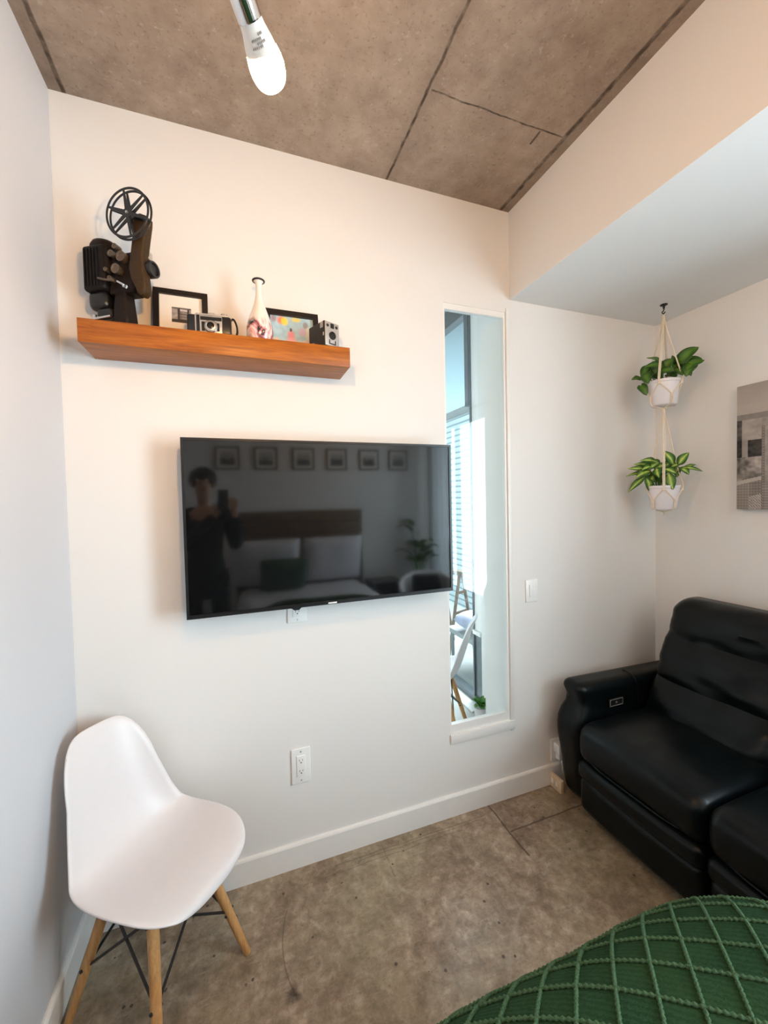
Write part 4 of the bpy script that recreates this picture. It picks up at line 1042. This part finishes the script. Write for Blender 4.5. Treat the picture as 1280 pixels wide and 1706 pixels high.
for sx in (-1, 1):
    for sy in (-1, 1): b = BM(); tube(b, [(sx*.23, .02+sy*.27, 0), (sx*.23, .02+sy*.27, .34)], .014, 8); obj('leg', b, M_grey, bn)
pillow('balcony_cushion', 'lilac cushion lying on the balcony bench behind the chair', (2.58, 1.28, .465), (.40, .42, .16), M_lilac, (0, 0, R_(10)))
pp = thing('potted_plant', 'small green plant in a white pot on the floor beside the glass wall next door', 'potted plant', (2.12, .675, 0))
b = BM(); lathe(b, [(0, 0), (.045, 0), (.055, .09), (.05, .09), (.048, .08), (0, .08)], 24); obj('pot', b, M_pot, pp)
b = BM(); uvl = b.loops.layers.uv.new('UVMap')
for k in range(22):
    a = 2*pi*k/22*3.1; leaf(b, uvl, (.01*cos(a), .01*sin(a), .08), Vector((.01*cos(a), .01*sin(a), .08))+Vector((cos(a), sin(a), .5+1.2*(k % 4)/3)).normalized()*.08, .035, .3, False)
obj('foliage', b, plain('fresh_green_leaf', (.10, .30, .06), .5), pp, smooth='keep', angle=180)

# ------------------------------------------------------------------ photographer, seen only in the television's reflection
pe = thing('person', 'person in dark clothes holding up a phone, reflected in the television screen', 'person', (.30, -2.02, 0))
def skin_mesh(name, pts, edges, rad, mat, parent, sub=2, root=0):
    me = bpy.data.meshes.new(name); me.from_pydata([tuple(p) for p in pts], edges, []); o = bpy.data.objects.new(name, me); COL.objects.link(o); o.parent = parent
    m = o.modifiers.new('skin', 'SKIN'); 
    if not me.skin_vertices: bpy.context.view_layer.objects.active = o
    lay = me.skin_vertices[0].data
    for i, r in enumerate(rad):
        lay[i].radius = (r if isinstance(r, tuple) else (r, r)); lay[i].use_root = (i == root)
    m.use_smooth_shade = True; s = o.modifiers.new('sub', 'SUBSURF'); s.levels = sub; s.render_levels = sub
    me.materials.append(mat); return o
P = [(0, 0, .95), (0, 0, 1.10), (0, .01, 1.28), (0, .01, 1.43), (0, .01, 1.53), (0, .015, 1.58), (0, .03, 1.66), (0, .03, 1.75),
     (-.10, 0, .90), (-.11, .01, .50), (-.11, -.01, .09), (-.11, .12, .04),
     (.10, 0, .90), (.11, .01, .50), (.11, -.01, .09), (.11, .12, .04),
     (-.17, .0, 1.465), (-.21, .02, 1.18), (-.06, .17, 1.32), (.10, .225, 1.46),
     (.17, .0, 1.465), (.235, .03, 1.18), (.25, .15, 1.33), (.235, .235, 1.46)]
E_ = [(0, 1), (1, 2), (2, 3), (3, 4), (4, 5), (5, 6), (6, 7), (0, 8), (8, 9), (9, 10), (10, 11), (0, 12), (12, 13), (13, 14), (14, 15), (3, 16), (16, 17), (17, 18), (18, 19), (3, 20), (20, 21), (21, 22), (22, 23)]
Rd = [(.13, .10), (.12, .09), (.14, .10), (.12, .085), .05, .05, (.068, .085), (.072, .088), .075, .052, .035, (.04, .03), .075, .052, .035, (.04, .03), .052, .040, .032, .024, .052, .040, .032, .024]
def hand(base, d, side, n0, flip):
    """palm and five fingers from wrist index n0"""
    global P, E_, Rd
    base = Vector(base); d = Vector(d).normalized(); side = Vector(side).normalized(); nrm = d.cross(side)
    i0 = len(P); P.append(tuple(base+d*.045)); E_.append((n0, i0)); Rd.append((.026, .014))
    for k in range(4):
        L = (.062, .074, .070, .054)[k]; o_ = side*(.027-.018*k)
        a_ = len(P); P.append(tuple(base+d*.080+o_)); E_.append((i0, a_)); Rd.append(.0088)
        c_ = len(P); P.append(tuple(base+d*(.080+L*.5)+o_+nrm*.010*flip)); E_.append((a_, c_)); Rd.append(.0082)
        e_ = len(P); P.append(tuple(base+d*(.080+L*.75)+o_+nrm*.032*flip)); E_.append((c_, e_)); Rd.append(.0075)
    a_ = len(P); P.append(tuple(base+d*.045+side*.040+nrm*.008*flip)); E_.append((i0, a_)); Rd.append(.010)
    c_ = len(P); P.append(tuple(base+d*.080+side*.052+nrm*.022*flip)); E_.append((a_, c_)); Rd.append(.0085)
hand((.10, .225, 1.46), (.45, .1, .9), (-.9, 0, .4), 19, 1)
hand((.235, .235, 1.46), (-.1, .1, 1), (-1, 0, 0), 23, 1)
skin_mesh('body', P, E_, Rd, M_skin, pe)
sh_i = [0, 1, 2, 3, 4, 16, 17, 18, 19, 20, 21, 22, 23]; mp = {v: i for i, v in enumerate(sh_i)}
def grow(r, g): return tuple(q+g for q in r) if isinstance(r, tuple) else r+g
skin_mesh('shirt', [P[i] for i in sh_i]+[(0, 0, .86)], [(mp[a], mp[c]) for a, c in E_ if a in mp and c in mp]+[(0, len(sh_i))], [grow(Rd[i], .016 if i else .035) for i in sh_i]+[(.17, .13)], M_cloth, pe)
tr_i = [0, 8, 9, 10, 12, 13, 14]; mp = {v: i for i, v in enumerate(tr_i)}
skin_mesh('trousers', [P[i] for i in tr_i], [(mp[a], mp[c]) for a, c in E_ if a in mp and c in mp], [grow(Rd[i], .016) for i in tr_i], M_cloth, pe)
for sx in (-.11, .11): b = BM(); rbox(b, (sx, .05, .04), (.10, .27, .08), .035, 4); obj('shoe', b, M_black, pe)
b = BM(); lathe(b, [(.098, -.04), (.105, .0), (.095, .05), (.06, .085), (0, .098)], 28, Matrix.Translation((0, .005, 1.745)) @ Matrix.Rotation(R_(20), 4, 'X')); obj('hair', b, M_hair, pe)
b = BM(); tube(b, [(0, .105, 1.735), (0, .135, 1.70)], [.008, .014], 10); obj('nose', b, M_skin, pe)
for sx in (-1, 1):
    b = BM(); rbox(b, (sx*.083, .02, 1.71), (.018, .035, .06), .008, 3); obj('ear', b, M_skin, pe)
    b = BM(); lathe(b, [(0, -.012), (.010, -.006), (.012, 0), (.010, .006), (0, .012)], 14, Matrix.Translation((sx*.032, .098, 1.735))); obj('eye', b, M_plate, pe)
b = BM(); rbox(b, (0, .105, 1.665), (.05, .012, .012), .005, 3); obj('mouth', b, plain('lips', (.35, .14, .12), .5), pe)
ph = thing('mobile_phone', 'dark phone held up by the person reflected in the screen', 'phone', (.455, -1.745, 1.575), R_(-20))
b = BM(); rbox(b, (0, 0, 0), (.076, .009, .156), .004, 3); obj('body', b, M_black, ph)
b = BM(); rbox(b, (.018, .006, .055), (.034, .004, .034), .002, 2); obj('lens_cluster', b, M_black, ph)
